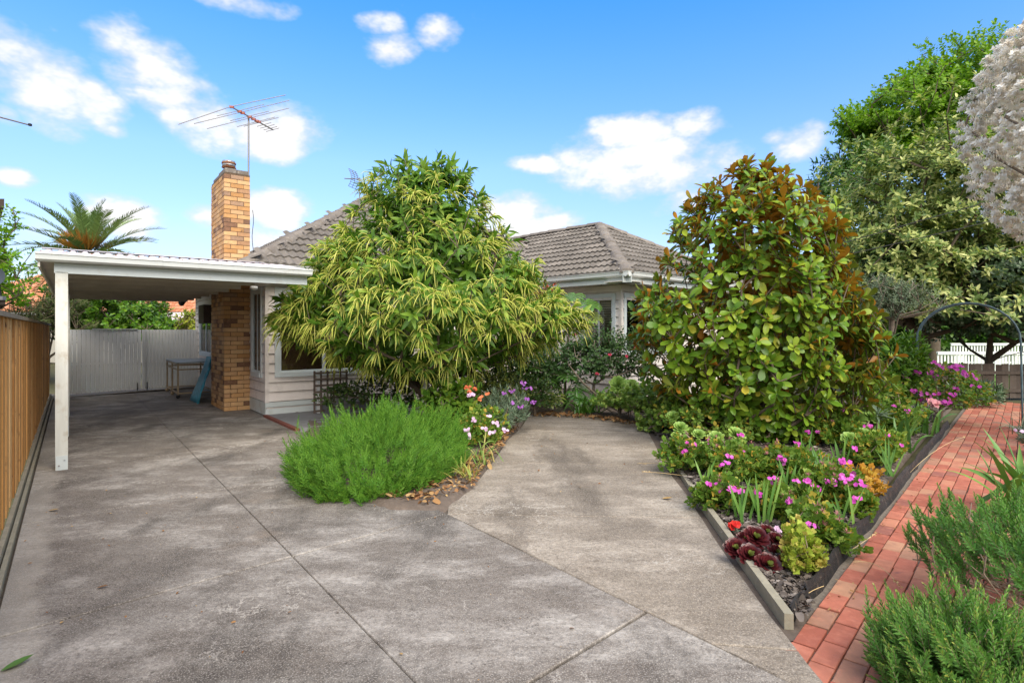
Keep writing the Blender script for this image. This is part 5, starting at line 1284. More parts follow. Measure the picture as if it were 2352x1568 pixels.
def rosette_mesh(r, rng, n=34, flat=.35, cup=.9):
    k = np.arange(n); s = k / n; az = k * 2.39996; el = .12 + 1.15 * (1 - s) ** 1.1 + rng.normal(0, .05, n)
    ln = r * (.40 + .62 * s); d = np.c_[np.cos(az) * np.cos(el), np.sin(az) * np.cos(el), np.sin(el)]; nr = np.c_[-np.cos(az) * np.sin(el), -np.sin(az) * np.sin(el), np.cos(el)]
    pos = np.c_[np.zeros((n, 2)), r * .18 * (1 - s)]
    return pos, d, nr, ln, s
def aeonium(name, label, heads, mat, heart, seed, stem_mat, base, cat='aeonium', leaf='spat', n=48):
    rng = np.random.default_rng(seed); t = thing(name, label, cat, base); B = np.array(base)
    for (c, r, tilt) in heads:
        pos, d, nr, ln, s = rosette_mesh(r, rng, n); z = unit(np.array(tilt, float)); x = unit(np.cross(A(0, 1, .1), z)); y = np.cross(z, x); R = np.c_[x, y, z]
        a = rng.random() * 6.28; Rz = np.array([[math.cos(a), -math.sin(a), 0], [math.sin(a), math.cos(a), 0], [0, 0, 1]]); R = R @ Rz
        c = np.array(c)
        outer = s > .22
        v, f = scatter(leaf, pos[outer] @ R.T + c, d[outer] @ R.T, nr[outer] @ R.T, ln[outer], .66)
        ro = obj('rosette', mesh_np('rosette', v - origin(t), f, mat, np.repeat(rng.random(outer.sum()) * .9, len(T[leaf][0])), True), t)
        v, f = scatter(leaf, pos[~outer] @ R.T + c, d[~outer] @ R.T, nr[~outer] @ R.T, ln[~outer] * 1.0, .66)
        obj('heart', mesh_np('heart', v - origin(t), f, heart, np.repeat(rng.random((~outer).sum()), len(T[leaf][0])), True), ro)
        MB().tube([c - z * .01, (c + A(B[0], B[1], c[2] * .4)) / 2 * A(1, 1, 0) + A(0, 0, c[2] * .55), A(c[0] * .8 + B[0] * .2, c[1] * .8 + B[1] * .2, -.01)], [.010, .012, .012], 6).part('stem', stem_mat, t)
    return t
hd = []
for (px, py, d, r) in ((1735, 1238, 4.08, .105), (1690, 1262, 3.92, .09), (1712, 1240, 4.2, .075), (1722, 1278, 3.82, .095), (1782, 1242, 4.15, .075), (1783, 1272, 3.95, .075), (1812, 1262, 4.0, .08), (1763, 1302, 3.70, .10), (1806, 1302, 3.74, .085), (1760, 1225, 4.35, .08), (1800, 1236, 4.3, .08)):
    hd.append((P(px, py, d), r, A((px - 1755) / 300, -.62, .75)))
aeonium('dark_aeonium', 'clump of dark burgundy succulent rosettes with green hearts beside the timber edging', hd, LM['dark_aeonium_leaf'], LM['aeonium_heart'], 3, M['twig'], A(*P(1755, 1300, 4.0)[:2], .02), n=60)
hd = []
for (px, py, d, r) in ((1563, 985, 7.6, .12), (1690, 1000, 7.2, .13), (1645, 1008, 7.1, .12), (1605, 1000, 7.3, .10), (1685, 1035, 6.8, .11), (1725, 1045, 6.9, .10), (1705, 1060, 6.6, .09), (1545, 960, 8.0, .12), (1580, 950, 8.1, .14), (1555, 1010, 7.1, .11), (1535, 935, 8.4, .12), (1600, 960, 7.9, .12), (1620, 1030, 6.8, .10)):
    hd.append((P(px, py, d), r, A(rng.normal(0, .25), -.6, .75)))
aeonium('green_aeonium', 'clump of green succulent rosettes at the left foot of the magnolia', hd, LM['aeonium_leaf'], LM['aeonium_leaf'], 4, M['twig'], A(*P(1620, 1010, 7.3)[:2], .02))
hd = []
for (px, py, d, r) in ((1968, 965, 7.8, .14), (1925, 985, 7.6, .13), (2000, 960, 8.2, .13), (1950, 1010, 7.2, .12), (1985, 1000, 7.4, .12)):
    hd.append((P(px, py, d), r, A(rng.normal(0, .25), -.6, .75)))
aeonium('green_aeonium', 'group of green rosettes under the right edge of the magnolia', hd, LM['aeonium_leaf'], LM['aeonium_leaf'], 6, M['twig'], A(*P(1965, 990, 7.6)[:2], .02))
hd = [(P(1420, 885, 10.4), .20, A(-.1, -.75, .6)), (P(1445, 905, 10.2), .16, A(.1, -.6, .7)), (P(1452, 885, 10.5), .15, A(0, -.5, .8)), (P(1475, 925, 9.8), .14, A(0, -.6, .7))]
aeonium('tree_aeonium', 'tall green succulent rosettes at the back right of the parking pad', hd, LM['aeonium_leaf'], LM['aeonium_leaf'], 5, M['twig'], A(*P(1440, 960, 10.3)[:2], .02))

def blades(name, label, cat, base, n, L_, w, mat, seed, lean=.35, bend=.5, fan=None, group=None, tw=.03, leafname='blade'):
    rng = np.random.default_rng(seed); base = np.array(base, float); t = thing(name, label, cat, base, group)
    for i in range(n):
        a = rng.random() * 6.28; le = lean * (.2 + 1.0 * rng.random()); 
        if fan is not None: h = fan * (-1 + 2 * (i + .5) / n); d = unit(A(h + rng.normal(0, .05), rng.normal(0, .1), 1.))
        else: d = unit(A(math.cos(a) * le, math.sin(a) * le, 1.))
        hz = unit(d * A(1, 1, 0) + A(1e-4, 0, 0)); l = L_ * (.65 + .5 * rng.random()); m_ = 8; pts = []; ws = []
        side = unit(np.cross(d, A(0, 0, 1)) + A(1e-5, 0, 0)); side = unit(side + rng.normal(0, .35, 3)) if fan is None else unit(A(1, 0, 0) + rng.normal(0, .15, 3))
        b = bend * (.3 + 1.1 * rng.random()); p0 = base + A(rng.normal(0, tw), rng.normal(0, tw), 0); v = []; f = []
        for k in range(m_ + 1):
            s = k / m_; p = p0 + d * l * s + hz * l * b * .5 * s * s - A(0, 0, 1) * l * b * .75 * s ** 3 * (1 if b > .3 else .4); p[2] = max(p[2], base[2] - .0 + .012 + .01 * rng.random())
            ww = w * (1 - .15 * s) * min(1., (1 - s) * 3.2 + .02) * .5
            nrm = np.cross(side, d); v += [p - side * ww + nrm * ww * .3, p, p + side * ww + nrm * ww * .3]
        for k in range(m_): a_ = k * 3; f += [(a_, a_ + 1, a_ + 4, a_ + 3), (a_ + 1, a_ + 2, a_ + 5, a_ + 4)]
        obj(leafname, mesh_np(leafname, np.array(v) - origin(t), np.array(f), mat, np.full(len(v), 0.), True), t)
    return t
IG = 'iris fans in the beds'
for i, (px, n, L_, fan, lab) in enumerate((((1706, 1208), 6, .36, .32, 'pale green blade fan left of the dark rosettes'), ((1758, 1215), 8, .42, .30, 'narrow green blade fan right behind the dark rosettes'), ((1850, 1110), 6, .55, .12, 'tall upright green blades in the middle of the geraniums'), ((1655, 1075), 7, .36, .30, 'green blade fan among the seed heads at the left of the bed'),
      ((1945, 1220), 5, .34, .5, 'leaning green blades beside the mesh edging, right of the lime plant'), ((1865, 1235), 6, .40, .3, 'thin green blades behind the lime green geranium'), ((2000, 1075), 7, .50, .35, 'green blades beside the gold leaved geranium'), ((1935, 1080), 6, .42, .35, 'green blade fan in front of the magnolia foot'), ((1620, 1130), 6, .30, .4, 'short green blades beside the timber edging in the geraniums'), ((1815, 1150), 7, .40, .4, 'green blades in the middle of the bed between two geraniums'), ((1900, 1140), 7, .46, .3, 'green blades just left of the big magenta cluster'), ((2040, 1100), 8, .40, .5, 'spreading green blades on the path edge below the iris clump'))):
    b = G(*px); blades('iris_fan', lab, 'iris', A(b[0], b[1], .02), n, L_, .024, LM['iris_leaf'], 90 + i, bend=.12, fan=fan, group=IG)
for i, (px, n, L_, lab) in enumerate((((2075, 1040), 16, .62, 'large iris clump leaning over the path edging'), ((2110, 1000), 14, .60, 'iris clump behind the large one, near the pink bush'))):
    b = G(*px); blades('iris_clump', lab, 'iris', A(b[0], b[1], .02), n, L_, .04, LM['iris_leaf'], 110 + i, lean=.5, bend=.45, tw=.10)
b = G(2390, 1190); blades('iris_clump', 'big blue green iris clump on the right side of the path', 'iris', A(b[0] - .05, b[1], .02), 44, .80, .062, LM['iris_leaf'], 120, lean=.85, bend=.40, tw=.16)
b = G(2330, 1010); blades('grass_tuft', 'thin grey green grass tuft right of the path near the arch', 'grass', A(b[0] + .25, b[1], .02), 40, .6, .012, LM['silver_leaf'], 121, lean=1.0, bend=.8, tw=.12)
# blue-grey rosette plants
for i, (px, d, r, lab) in enumerate((((2015, 950), 8.2, .26, 'blue grey spiky rosette plant on a leaning stem'), ((2105, 950), 9.0, .24, 'blue grey spiky rosette plant beside the pink bush'), ((1905, 960), 8.0, .20, 'dark grey green spiky rosette under the magnolia'))):
    rng = np.random.default_rng(130 + i); c = P(*px, d); t = thing('spurge_plant', lab, 'plant', A(c[0], c[1], .02)); n = 60; dd = sph(n, rng, -.35)
    v, f = scatter(tpl([.03, .055, .05, .0], .2, .2), np.repeat(c[None], n, 0) + A(0, 0, -.06) * rng.random((n, 1)), dd, np.repeat(A(0, 0, 1)[None], n, 0) + rng.normal(0, .2, (n, 3)), r * (.7 + .4 * rng.random(n)))
    obj('foliage', mesh_np('foliage', v - origin(t), f, LM['silver_leaf'], np.repeat(rng.random(n) * .7, 12), True), t, 'stuff')
    MB().tube([A(c[0], c[1], .0), c], .012, 6).part('stem', M['twig'], t)
def lone_flower(name, label, cat, px, py, d, mat, r, heads, seed, petals=6, spread=.03):
    rng = np.random.default_rng(seed); c = P(px, py, d); t = thing(name, label, cat, A(c[0], c[1], .02))
    MB().tube([A(c[0], c[1] + .02, 0), c], .003, 5).part('stem', LM['iris_leaf'], t)
    flower('flower', LM[mat], t, c, r, rng, petals, heads, spread)
    n = 16; p = np.repeat(A(c[0], c[1], c[2] * .35)[None], n, 0); dd = sph(n, rng, 0); v, f = scatter('lance', p, dd, np.repeat(A(0, 0, 1)[None], n, 0), .07)
    obj('foliage', mesh_np('foliage', v - origin(t), f, LM['silver_leaf'], np.repeat(rng.random(n), 15), True), t, 'stuff')
lone_flower('red_flower', 'single bright red flower on the mulch above the dark rosettes', 'flower', 1685, 1207, 4.35, 'red', .032, 5, 140, spread=.015)
lone_flower('pink_flower', 'pale pink flower just above the dark rosettes', 'flower', 1795, 1216, 4.2, 'palepink', .022, 4, 141, spread=.018)
lone_flower('rose_bloom', 'salmon pink rose bloom in front of the pink bush', 'flower', 2143, 927, 8.9, 'rosepink', .075, 6, 142, 7, .025)
lone_flower('violet_flower', 'violet flower among the far leaves right of the magnolia', 'flower', 2059, 1001, 7.3, 'magenta', .035, 4, 143)

# ------------------------------------------------------------------ back of the parking pad and the island bed
b = G(1345, 950)
blades('agapanthus', 'clump of long arching strap leaves at the back of the parking pad', 'agapanthus', A(b[0], b[1] - .15, .03), 46, .78, .038, LM['strap_leaf'], 200, lean=.85, bend=.95, tw=.12)
def monstera_leaf_mesh():
    """a split leaf: heart outline cut into fingers along the midrib"""
    v = [(0, 0, 0)]; f = []; fingers = 7
    for sgn in (-1, 1):
        for k in range(fingers):
            t0 = k / fingers; y0 = -.12 + t0 * .98; y1 = y0 + .115; ang = math.radians(115 - 95 * t0); L_ = .52 * math.sin(math.pi * (.22 + .68 * t0)) + .12
            d = A(sgn * math.sin(ang), -math.cos(ang) * -1 * -1, 0); d = A(sgn * math.sin(ang), math.cos(ang), 0); m0 = A(0, max(0, y0), 0); m1 = A(0, max(0.02, y1), 0)
            n0 = len(v); w = .062; s = A(-d[1], d[0], 0) * sgn
            for q, ww, z in ((0, 0, 0), (.45, 1, .03), (.8, 1.05, -.01), (1., .35, -.09)):
                if q == 0: v += [m0, m1]
                else: c = (m0 + m1) / 2 + d * L_ * q; v += [c - s * w * ww + A(0, 0, z), c + s * w * ww + A(0, 0, z)]
            for q in range(3):
                a = n0 + q * 2; f.append((a, a + 2, a + 3, a + 1) if sgn > 0 else (a, a + 1, a + 3, a + 2))
    return np.array([tuple(p) for p in v]), f
mv_, mf_ = monstera_leaf_mesh()
mo = thing('monstera_plant', 'monstera with split leaves climbing the wall by the corner window', 'monstera', A(1.0, 11.25, .02))
mm = mesh_np('leaf', mv_, mf_, LM['monstera_leaf'], None, False); rng = np.random.default_rng(7)
for (px, py, d, s, az, el) in ((1275, 905, 10.9, .40, -.4, .2), (1295, 855, 11.1, .38, .3, .5), (1262, 870, 11.1, .36, -.8, .4), (1318, 900, 10.8, .34, .6, -.2), (1240, 840, 11.3, .3, -.5, .7), (1330, 880, 11.2, .3, .2, .3), (1345, 690, 11.5, .42, .4, .1), (1322, 675, 11.6, .40, -.5, .3), (1352, 715, 11.5, .36, .7, -.5), (1300, 690, 11.7, .36, -.9, .2), (1370, 912, 10.6, .30, .8, .0), (1410, 790, 11.3, .3, .5, .3)):
    c = P(px, py, d); y = unit(A(math.sin(az) * .8, -.75, -.45 + el * .4)); z = unit(A(math.sin(az) * .3, -.55, .9)); z = unit(z - y * (z @ y)); x = np.cross(y, z)
    Mx = np.eye(4); Mx[:3, 0] = x * s; Mx[:3, 1] = y * s; Mx[:3, 2] = z * s; Mx[:3, 3] = c; place('leaf', mm, mo, Mx)
    MB().tube([A(1.05, 11.35, .1 if py > 780 else 1.6), (A(1.05, 11.35, .3 if py > 780 else 1.7) + c) / 2 + A(0, 0, .15), c], [.012, .009, .006], 5).part('stalk', LM['strap_leaf'], mo)
MB().tube([A(1.05, 11.4, 0), A(1.1, 11.6, .9), A(1.2, 11.7, 1.9)], [.03, .025, .02], 7).part('stem', M['bark'], mo)
# climbing rose under the window
t, tips, dirs, rng = bush('rose_bush', 'rose bush with dark green leaves and red blooms under the corner window', 'rose', A(1.6, 11.15, .02), (1.2, .40, .55), 760, 7, 'oval', .068, LM['rose_leaf'], 210, zc=1.02, lo=.4, hi=1.4, along=.14, droop=.15, stem=M['palebark'], stems=60, inner=.3, upw=.3, zmin=-.8, r0=.03, lump=.3)
for (px, py) in ((1402, 815), (1318, 768), (1490, 820), (1462, 800), (1372, 858), (1440, 818)): flower('flower', LM['crimson'], t, P(px, py, 10.75), .032, rng, 6, 3, .012)
MB().tube([P(1370, 935, 10.8), P(1368, 905, 10.8), P(1340, 880, 10.75), P(1322, 858, 10.8), P(1305, 835, 10.9)], [.022, .02, .018, .014, .008], 7).part('branch', M['palebark'], t)
bush('creeper', 'tangled green creeper below the chestnut branches at the inner house corner', 'creeper', A(.15, 11.6, .02), (.95, .5, .80), 620, 7, 'oval', .085, LM['dark_shrub_leaf'], 211, zc=.72, stem=M['bark'], stems=30, inner=.35, droop=.2)
bush('red_vine', 'vine with reddish leaves under the wing gutter beside the chestnut', 'vine', A(.75, 12.3, 1.9), (.28, .2, .32), 60, 6, 'oval', .07, leaf_mat('vine_leaf', [(0, (.05, .12, .02)), (.5, (.14, .22, .04)), (.7, (.40, .05, .04)), (1, (.5, .1, .06))], .5, .3, .2), 212, zc=.45, stem=M['bark'], stems=10)
bush('azalea_bush', 'rounded dark shrub with yellow green tips behind the purple wallflower', 'shrub', A(-.25, 9.75, .02), (.52, .45, .42), 420, 8, 'oval', .042, LM['tipped_leaf'], 213, zc=.46, stem=M['bark'], stems=30, inner=.5)
bush('dark_bush', 'low dark leafy shrub between the azalea and the strap leaves', 'shrub', A(.42, 10.55, .02), (.48, .35, .42), 300, 7, 'oval', .05, LM['dark_shrub_leaf'], 214, zc=.36, stem=M['bark'], stems=30, inner=.4)
# wallflower with purple flowers
t, tips, dirs, rng = bush('wallflower', 'grey green wallflower with purple flowers at the edge of the island bed', 'wallflower', A(-.12, 8.75, .02), (.42, .42, .34), 260, 16, 'needle', .075, LM['silver_leaf'], 215, zc=.30, wd=1.5, lo=.3, hi=1.3, along=.12, droop=.05, stem=M['twig'], stems=40, upw=.9, inner=.4, r0=.012)
for (px, py) in ((1175, 898), (1158, 905), (1210, 915), (1228, 925), (1215, 890), (1195, 935), (1200, 880), (1180, 925)): flower('flower', LM['purple'], t, P(px, py, 8.5), .022, rng, 4, 5, .028)
# pale pink geranium and neighbours in the island bed
b = A(-.50, 7.75, .02)
geranium('pink_geranium', 'geranium with pale pink flowers at the right side of the island bed', b, .36, .46, 330, 220, fl=0, fmat='palepink', heads=5, fr=.024, fpos=[P(*q) for q in ((1125, 955, 7.4), (1090, 965, 7.5), (1142, 972, 7.2), (1112, 985, 7.1), (1128, 993, 7.0), (1161, 987, 7.3), (1072, 988, 7.0), (1080, 1000, 6.9), (1078, 910, 8.1), (1085, 905, 8.2))])
geranium('red_geranium', 'geranium with orange red flowers beneath the cane obelisk', A(-.68, 8.9, .02), .34, .48, 230, 221, mat='geranium_leaf', fl=0, fmat='coral', heads=5, fr=.026, fpos=[P(*q) for q in ((1072, 888, 8.6), (1092, 893, 8.6), (1122, 905, 8.6), (1108, 912, 8.5), (1103, 918, 8.5), (1080, 900, 8.6))])
blades('iris_clump', 'dark green iris blades behind the pale pink geranium', 'iris', A(-.42, 8.25, .02), 18, .55, .04, LM['iris_leaf'], 222, lean=.5, bend=.5, tw=.12)
blades('daylily', 'yellowing strap leaves at the front right edge of the island bed', 'daylily', A(-.48, 6.05, .02), 30, .34, .016, leaf_mat('yellowing_leaf', [(0, (.20, .30, .05)), (.5, (.38, .36, .09)), (1, (.50, .30, .10))], .5, .3, .2), 223, lean=.8, bend=.7, tw=.10)
blades('daylily', 'green and tan grassy leaves below the pale pink geranium', 'daylily', A(-.40, 6.75, .02), 26, .40, .016, leaf_mat('grassy_leaf', [(0, (.12, .26, .05)), (.6, (.22, .33, .07)), (1, (.45, .33, .12))], .5, .3, .2), 224, lean=.7, bend=.6, tw=.12)
bush('bean_bush', 'broad leaved green bush beside the chestnut trunk', 'shrub', A(-.95, 8.9, .02), (.45, .35, .40), 110, 6, 'oval', .13, LM['chestnut_leaf'], 225, zc=.42, stem=M['bark'], stems=20)
bush('ivy_patch', 'dark ivy along the house wall under the chestnut crown', 'ivy', A(-2.3, 10.3, .02), (1.35, .35, .40), 260, 7, 'oval', .075, LM['dark_shrub_leaf'], 226, zc=.36, stem=M['bark'], stems=40, inner=.4)
# jade plants on the right of the pad
bush('jade_bush', 'succulent jade bush with rounded leaves at the back right of the parking pad', 'shrub', A(2.35, 9.75, .02), (.55, .45, .36), 260, 8, 'round', .062, LM['succulent_leaf'], 230, zc=.34, stem=M['palebark'], stems=40, inner=.4, lo=.2, hi=1.3)
bush('jade_bush', 'smaller jade clump spilling onto the corner of the parking pad', 'shrub', A(2.28, 8.95, .02), (.26, .24, .2), 70, 8, 'round', .075, LM['succulent_leaf'], 231, zc=.12, stem=M['palebark'], stems=16, lo=.3, hi=1.2)
bush('jade_bush', 'leggy jade bush in front of the wing wall, left of the tall rosettes', 'shrub', A(1.95, 10.35, .02), (.42, .3, .30), 130, 8, 'round', .058, LM['succulent_leaf'], 232, zc=.30, stem=M['palebark'], stems=30, inner=.3)
bush('understory_bush', 'yellow green leafy bush in the shade under the magnolia', 'shrub', A(3.0, 8.0, .02), (.75, .5, .32), 260, 6, 'oval', .07, LM['geranium_leaf'], 233, zc=.26, stem=M['twig'], stems=30)
bush('understory_bush', 'yellowish leafy bush at the left foot of the magnolia', 'shrub', A(2.55, 8.3, .02), (.42, .4, .36), 200, 6, 'round', .055, LM['geranium_leaf'], 234, zc=.30, stem=M['twig'], stems=30)
# bed farther along the path
bush('dark_bush', 'dense dark green shrub between the magnolia and the garden arch', 'shrub', A(6.55, 10.2, .02), (.85, .7, .85), 700, 8, 'lance', .13, LM['citrus_leaf'], 240, zc=.80, stem=M['bark'], stems=40, inner=.55)
t, tips, dirs, rng = bush('mallow_bush', 'bush with many magenta flowers beside the left leg of the garden arch', 'shrub', A(7.35, 9.75, .02), (.72, .62, .52), 420, 6, 'round', .05, LM['geranium_leaf'], 241, zc=.52, stem=M['twig'], stems=40, inner=.5)
fr = np.argsort(np.linalg.norm(tips - A(0, 0, 1.6), axis=1) - tips[:, 2] * .6)[:150]; rng.shuffle(fr)
for i in fr[:34]: flower('flower', LM['magenta'], t, tips[i] + A(-.02, -.05, .04), .035, rng, 5, 3, .035)
bush('low_bush', 'low grey green bush at the foot of the timber fence', 'shrub', A(9.6, 12.0, .02), (.8, .5, .28), 260, 9, 'needle', .12, LM['feijoa_leaf'], 242, zc=.2, wd=2.)
t, tips, dirs, rng = bush('dianthus', 'grey green mound with small white flowers right of the path', 'dianthus', A(8.55, 8.75, .02), (.45, .5, .34), 300, 10, 'needle', .10, LM['silver_leaf'], 243, zc=.25, wd=1.4)
for i in np.argsort(tips[:, 1])[:60:6]: flower('flower', LM['white'], t, tips[i] + A(-.02, -.03, .05), .028, rng, 5, 3, .03)
t, tips, dirs, rng = bush('dianthus', 'mound with pale pink and white flowers beside the right mesh edging', 'dianthus', A(6.75, 7.05, .02), (.35, .4, .25), 220, 10, 'needle', .085, LM['silver_leaf'], 244, zc=.18, wd=1.4)
for i in np.argsort(tips[:, 0])[:60:6]: flower('flower', LM['palepink'], t, tips[i] + A(-.02, -.03, .05), .026, rng, 5, 3, .03)
bush('filler_bush', 'green leafy bush behind the path irises, left of the pink bush', 'shrub', A(5.6, 8.9, .02), (.8, .5, .42), 330, 6, 'round', .06, LM['geranium_leaf'], 245, zc=.32, stem=M['twig'], stems=30)

# ------------------------------------------------------------------ trees at the right and behind
def tree(name, label, base, blobs, shoots, per, leaf, ln, mat, seed, bark=M['bark'], r0=.12, wd=1., lo=.4, hi=1.5, along=.25, droop=.1, lump=.22, inner=.55, upw=.35, nt=260, rt=.01, group=None, trunk=None, sq=1., zmin=-.7, tier=0.):
    rng = np.random.default_rng(seed); base = np.array(base, float); t = thing(name, label, 'tree', base, group); tips = []; dirs = []
    vol = np.array([b[3] * b[4] for b in blobs]); vol = vol / vol.sum()
    for (cx, cy, cz, rx, rz), w in zip(blobs, vol):
        n = int(shoots * w); d = sph(n, rng, zmin); q = inner + (1 - inner) * rng.random(n) ** .5; r_ = lumps(d, rng, 7, lump) * q
        if tier: r_ = r_ * (1 + tier * np.sin(6.2 * (cz + d[:, 2] * rz) + 1.5 * np.sin(2 * np.arctan2(d[:, 1], d[:, 0]) + cx)))
        tips.append(A(cx, cy, cz) + d * A(rx, rx * sq, rz) * r_[:, None]); dirs.append(unit(d + A(0, 0, upw) + rng.normal(0, .25, d.shape)))
    tips = np.concatenate(tips); dirs = np.concatenate(dirs)
    p, ax, nr, ix = rosette(tips, dirs, per, lo, hi, along, rng, droop); lb = LB(); lb.add(leaf, p, ax, nr, ln * (.7 + .6 * rng.random(len(p))), wd, rng.random(len(p)) * .98); lb.part('crown', mat, t)
    top = np.mean([b[2] for b in blobs]); trunk = trunk or [base, base + A(0, 0, (top - base[2]) * .35), A(*(base[:2] * .4 + np.mean([b[:2] for b in blobs], 0) * .6), top * .8 + base[2] * .2)]
    sel = rng.choice(len(tips), min(nt, len(tips)), False)
    wood('trunk', skeleton(trunk, tips[sel], rng, r0, rt, .5, -.05), bark, t, 6); return t, tips, dirs, rng
c = P(2135, 500, 14.)
tree('variegated_tree', 'large rounded tree with cream edged leaves behind the magnolia', A(c[0], 14.2, 0), [(c[0] + .0, 14.2, 4.6, 2.0, 1.9), (c[0] + .2, 14.0, 2.8, 2.1, 1.5), (c[0] - .7, 13.8, 3.2, 1.5, 1.3), (c[0] + .4, 14., 5.4, 1.3, 1.05), (c[0] + 1., 13.8, 3.9, 1.5, 1.4)], 3300, 11, 'lance', .14, LM['variegated_leaf'], 300, M['bark'], .14, wd=1.3, lo=.6, hi=1.6, upw=.8, along=.08, lump=.28, droop=.12, tier=.20, inner=.72)
c = P(2170, 260, 20.)
tree('tall_tree', 'tall airy bright green tree rising behind the variegated tree', A(15.2, 20.5, 0), [(P(2270, 190, 20)[0], 20, P(0, 190, 20)[2], 2.6, 1.9), (P(2090, 240, 20)[0], 20.2, P(0, 250, 20)[2], 2.0, 1.35), (P(1985, 295, 20)[0], 20, P(0, 285, 20)[2], 1.45, .85), (P(2200, 330, 20)[0], 20.3, P(0, 330, 20)[2], 2.3, 1.3), (P(2030, 350, 20)[0], 20.3, P(0, 335, 20)[2], 1.2, .8), (P(2320, 260, 20)[0], 20.3, P(0, 270, 20)[2], 1.8, 1.8), (P(2140, 150, 20)[0], 20.2, P(0, 175, 20)[2], 1.0, .8)], 3000, 17, 'oval', .13, LM['bright_tree_leaf'], 301, M['bark'], .20, lo=.5, hi=1.6, along=.5, lump=.26, inner=.36, droop=.12, nt=420, rt=.014)
tree('dense_tree', 'dense deep green tree left of the variegated tree, behind the magnolia', A(10.2, 17.2, 0), [(P(1955, 440, 17)[0], 17, P(0, 420, 17)[2], 1.25, 1.0), (P(1985, 520, 17)[0], 17, P(0, 520, 17)[2], 1.5, 1.6), (P(1990, 380, 17)[0], 17.3, P(0, 370, 17)[2], .95, .7), (P(2050, 620, 17)[0], 17.2, P(0, 620, 17)[2], 1.6, 1.5)], 1300, 10, 'lance', .17, LM['deep_tree_leaf'], 302, M['bark'], .16, lump=.28, along=.25, droop=.2, upw=.3)
tree('feijoa_tree', 'dark grey green tree spreading above the timber fence and arch', A(11.9, 14.2, 0), [(11.4, 13.9, 2.95, 1.5, .85), (12.6, 13.6, 2.9, 1.6, 1.2), (10.4, 14.3, 2.75, 1.2, .7), (11.8, 13.7, 2.1, 1.3, .55), (13.2, 13.4, 2.2, 1.3, .8), (9.2, 14.6, 2.6, 1.0, .8), (12., 13.5, 1.75, 1.5, .45), (13.8, 13.2, 1.6, 1.2, .6), (10.6, 13.8, 2.0, 1.1, .6)], 5200, 9, 'oval', .10, LM['feijoa_leaf'], 303, M['bark'], .085, lump=.28, along=.16, droop=.1, nt=90)
tree('olive_shrub', 'small grey green tree with forked pale trunk left of the arch', A(*P(2045, 780, 12)[:2], 0), [(P(2050, 680, 12)[0], 12, P(0, 675, 12)[2], .75, .5), (P(2095, 700, 12)[0], 12.1, P(0, 690, 12)[2], .6, .4), (P(2015, 700, 12)[0], 12., P(0, 690, 12)[2], .5, .5)], 620, 12, 'lance', .065, LM['olive_leaf'], 304, M['palebark'], .06, along=.16, upw=.8, inner=.4, lump=.25, rt=.006)
def hedge():
    rng = np.random.default_rng(350); t = thing('hedge', 'tall dark hedge of mixed trees far behind the right fence', 'hedge', A(20, 27, 0)); lb = LB(); n = 9000
    x = 8 + 27 * rng.random(n); top = 4.2 + .9 * np.sin(x * 1.1) + .5 * np.sin(x * 2.7 + 1); z = .3 + (top - .3) * rng.random(n) ** .8; y = 27 + rng.normal(0, .7, n) + .5 * np.sin(x * 1.9)
    d = unit(np.c_[rng.normal(0, .5, n), -np.ones(n), .4 + .5 * rng.random(n)]); p, ax, nr, ix = rosette(np.c_[x, y, z], d, 8, .3, 1.5, .25, rng, .1)
    lb.add('oval', p, ax, nr, .24 * (.7 + .6 * rng.random(len(p))), 1., None, rng); lb.part('foliage', LM['deep_tree_leaf'], t)
    for k in range(40): xx = 8.5 + k * .66; MB().tube([A(xx, 27.4, 0), A(xx + .1, 27.4, 1.4), A(xx - .1, 27.4, 2.6)], [.09, .07, .04], 6).part('trunk', M['bark'], t)
hedge()
# white flowering tree at the right edge
def plume_tree():
    rng = np.random.default_rng(310); base = A(8.12, 7.1, 0)
    t = thing('white_flowering_tree', 'tree covered in creamy white plumes at the top right edge', 'tree', base)
    zs = [1.9, 2.45, 3.1, 3.9, 4.6, 5.3, 5.9, 6.4, 6.8]; rs = [.3, .8, 1.15, 1.38, 1.42, 1.35, 1.05, .7, .2]
    tips, out = profile_tips(base + A(-.22, 0, 0), zs, rs, 4300, rng, .95, (.84, 1.03), .26); ti, oi = profile_tips(base + A(-.22, 0, 0), zs, rs, 420, rng, .95, (.3, .80), .1)
    p, ax, nr, ix = rosette(ti, unit(oi + rng.normal(0, .4, oi.shape)), 14, .4, 1.5, .15, rng, .1); lb = LB(); lb.add('lance', p, ax, nr, .07, .8, rng.random(len(p)) * .6); lb.part('foliage', LM['dark_shrub_leaf'], t)
    # plumes: bottle-brush heads of fine filaments
    dirs = unit(out + A(0, 0, .3) + rng.normal(0, .35, out.shape)); n = len(tips); per = 24; k = np.arange(per); s = (k + .5) / per; az = k * 2.4 + rng.random((n, 1)) * 6.28
    ref = np.where(np.abs(dirs[:, 2:3]) > .9, A(1, 0, 0), A(0, 0, 1)); X = unit(np.cross(ref, dirs)); Y = np.cross(dirs, X); rd = X[:, None] * np.cos(az)[..., None] + Y[:, None] * np.sin(az)[..., None]
    ax = unit(rd + dirs[:, None] * .35); pos = tips[:, None] + dirs[:, None] * (s[None, :, None] * .10); tone = np.repeat(rng.random(n), per) * .6 + rng.random(n * per) * .38
    lb = LB(); lb.add('needle', pos.reshape(-1, 3), ax.reshape(-1, 3), np.repeat(dirs, per, 0), .052 * (.7 + .5 * rng.random(n * per)), 6., tone); lb.part('plumes', LM['white_plume'], t)
    wood('trunk', skeleton([base, base + A(-.1, 0, 1.5), base + A(-.35, 0, 3.), base + A(-.4, 0, 4.8)], np.concatenate([tips[::60], ti[::12]]), rng, .11, .008, .4, -.05), M['palebark'], t)
plume_tree()

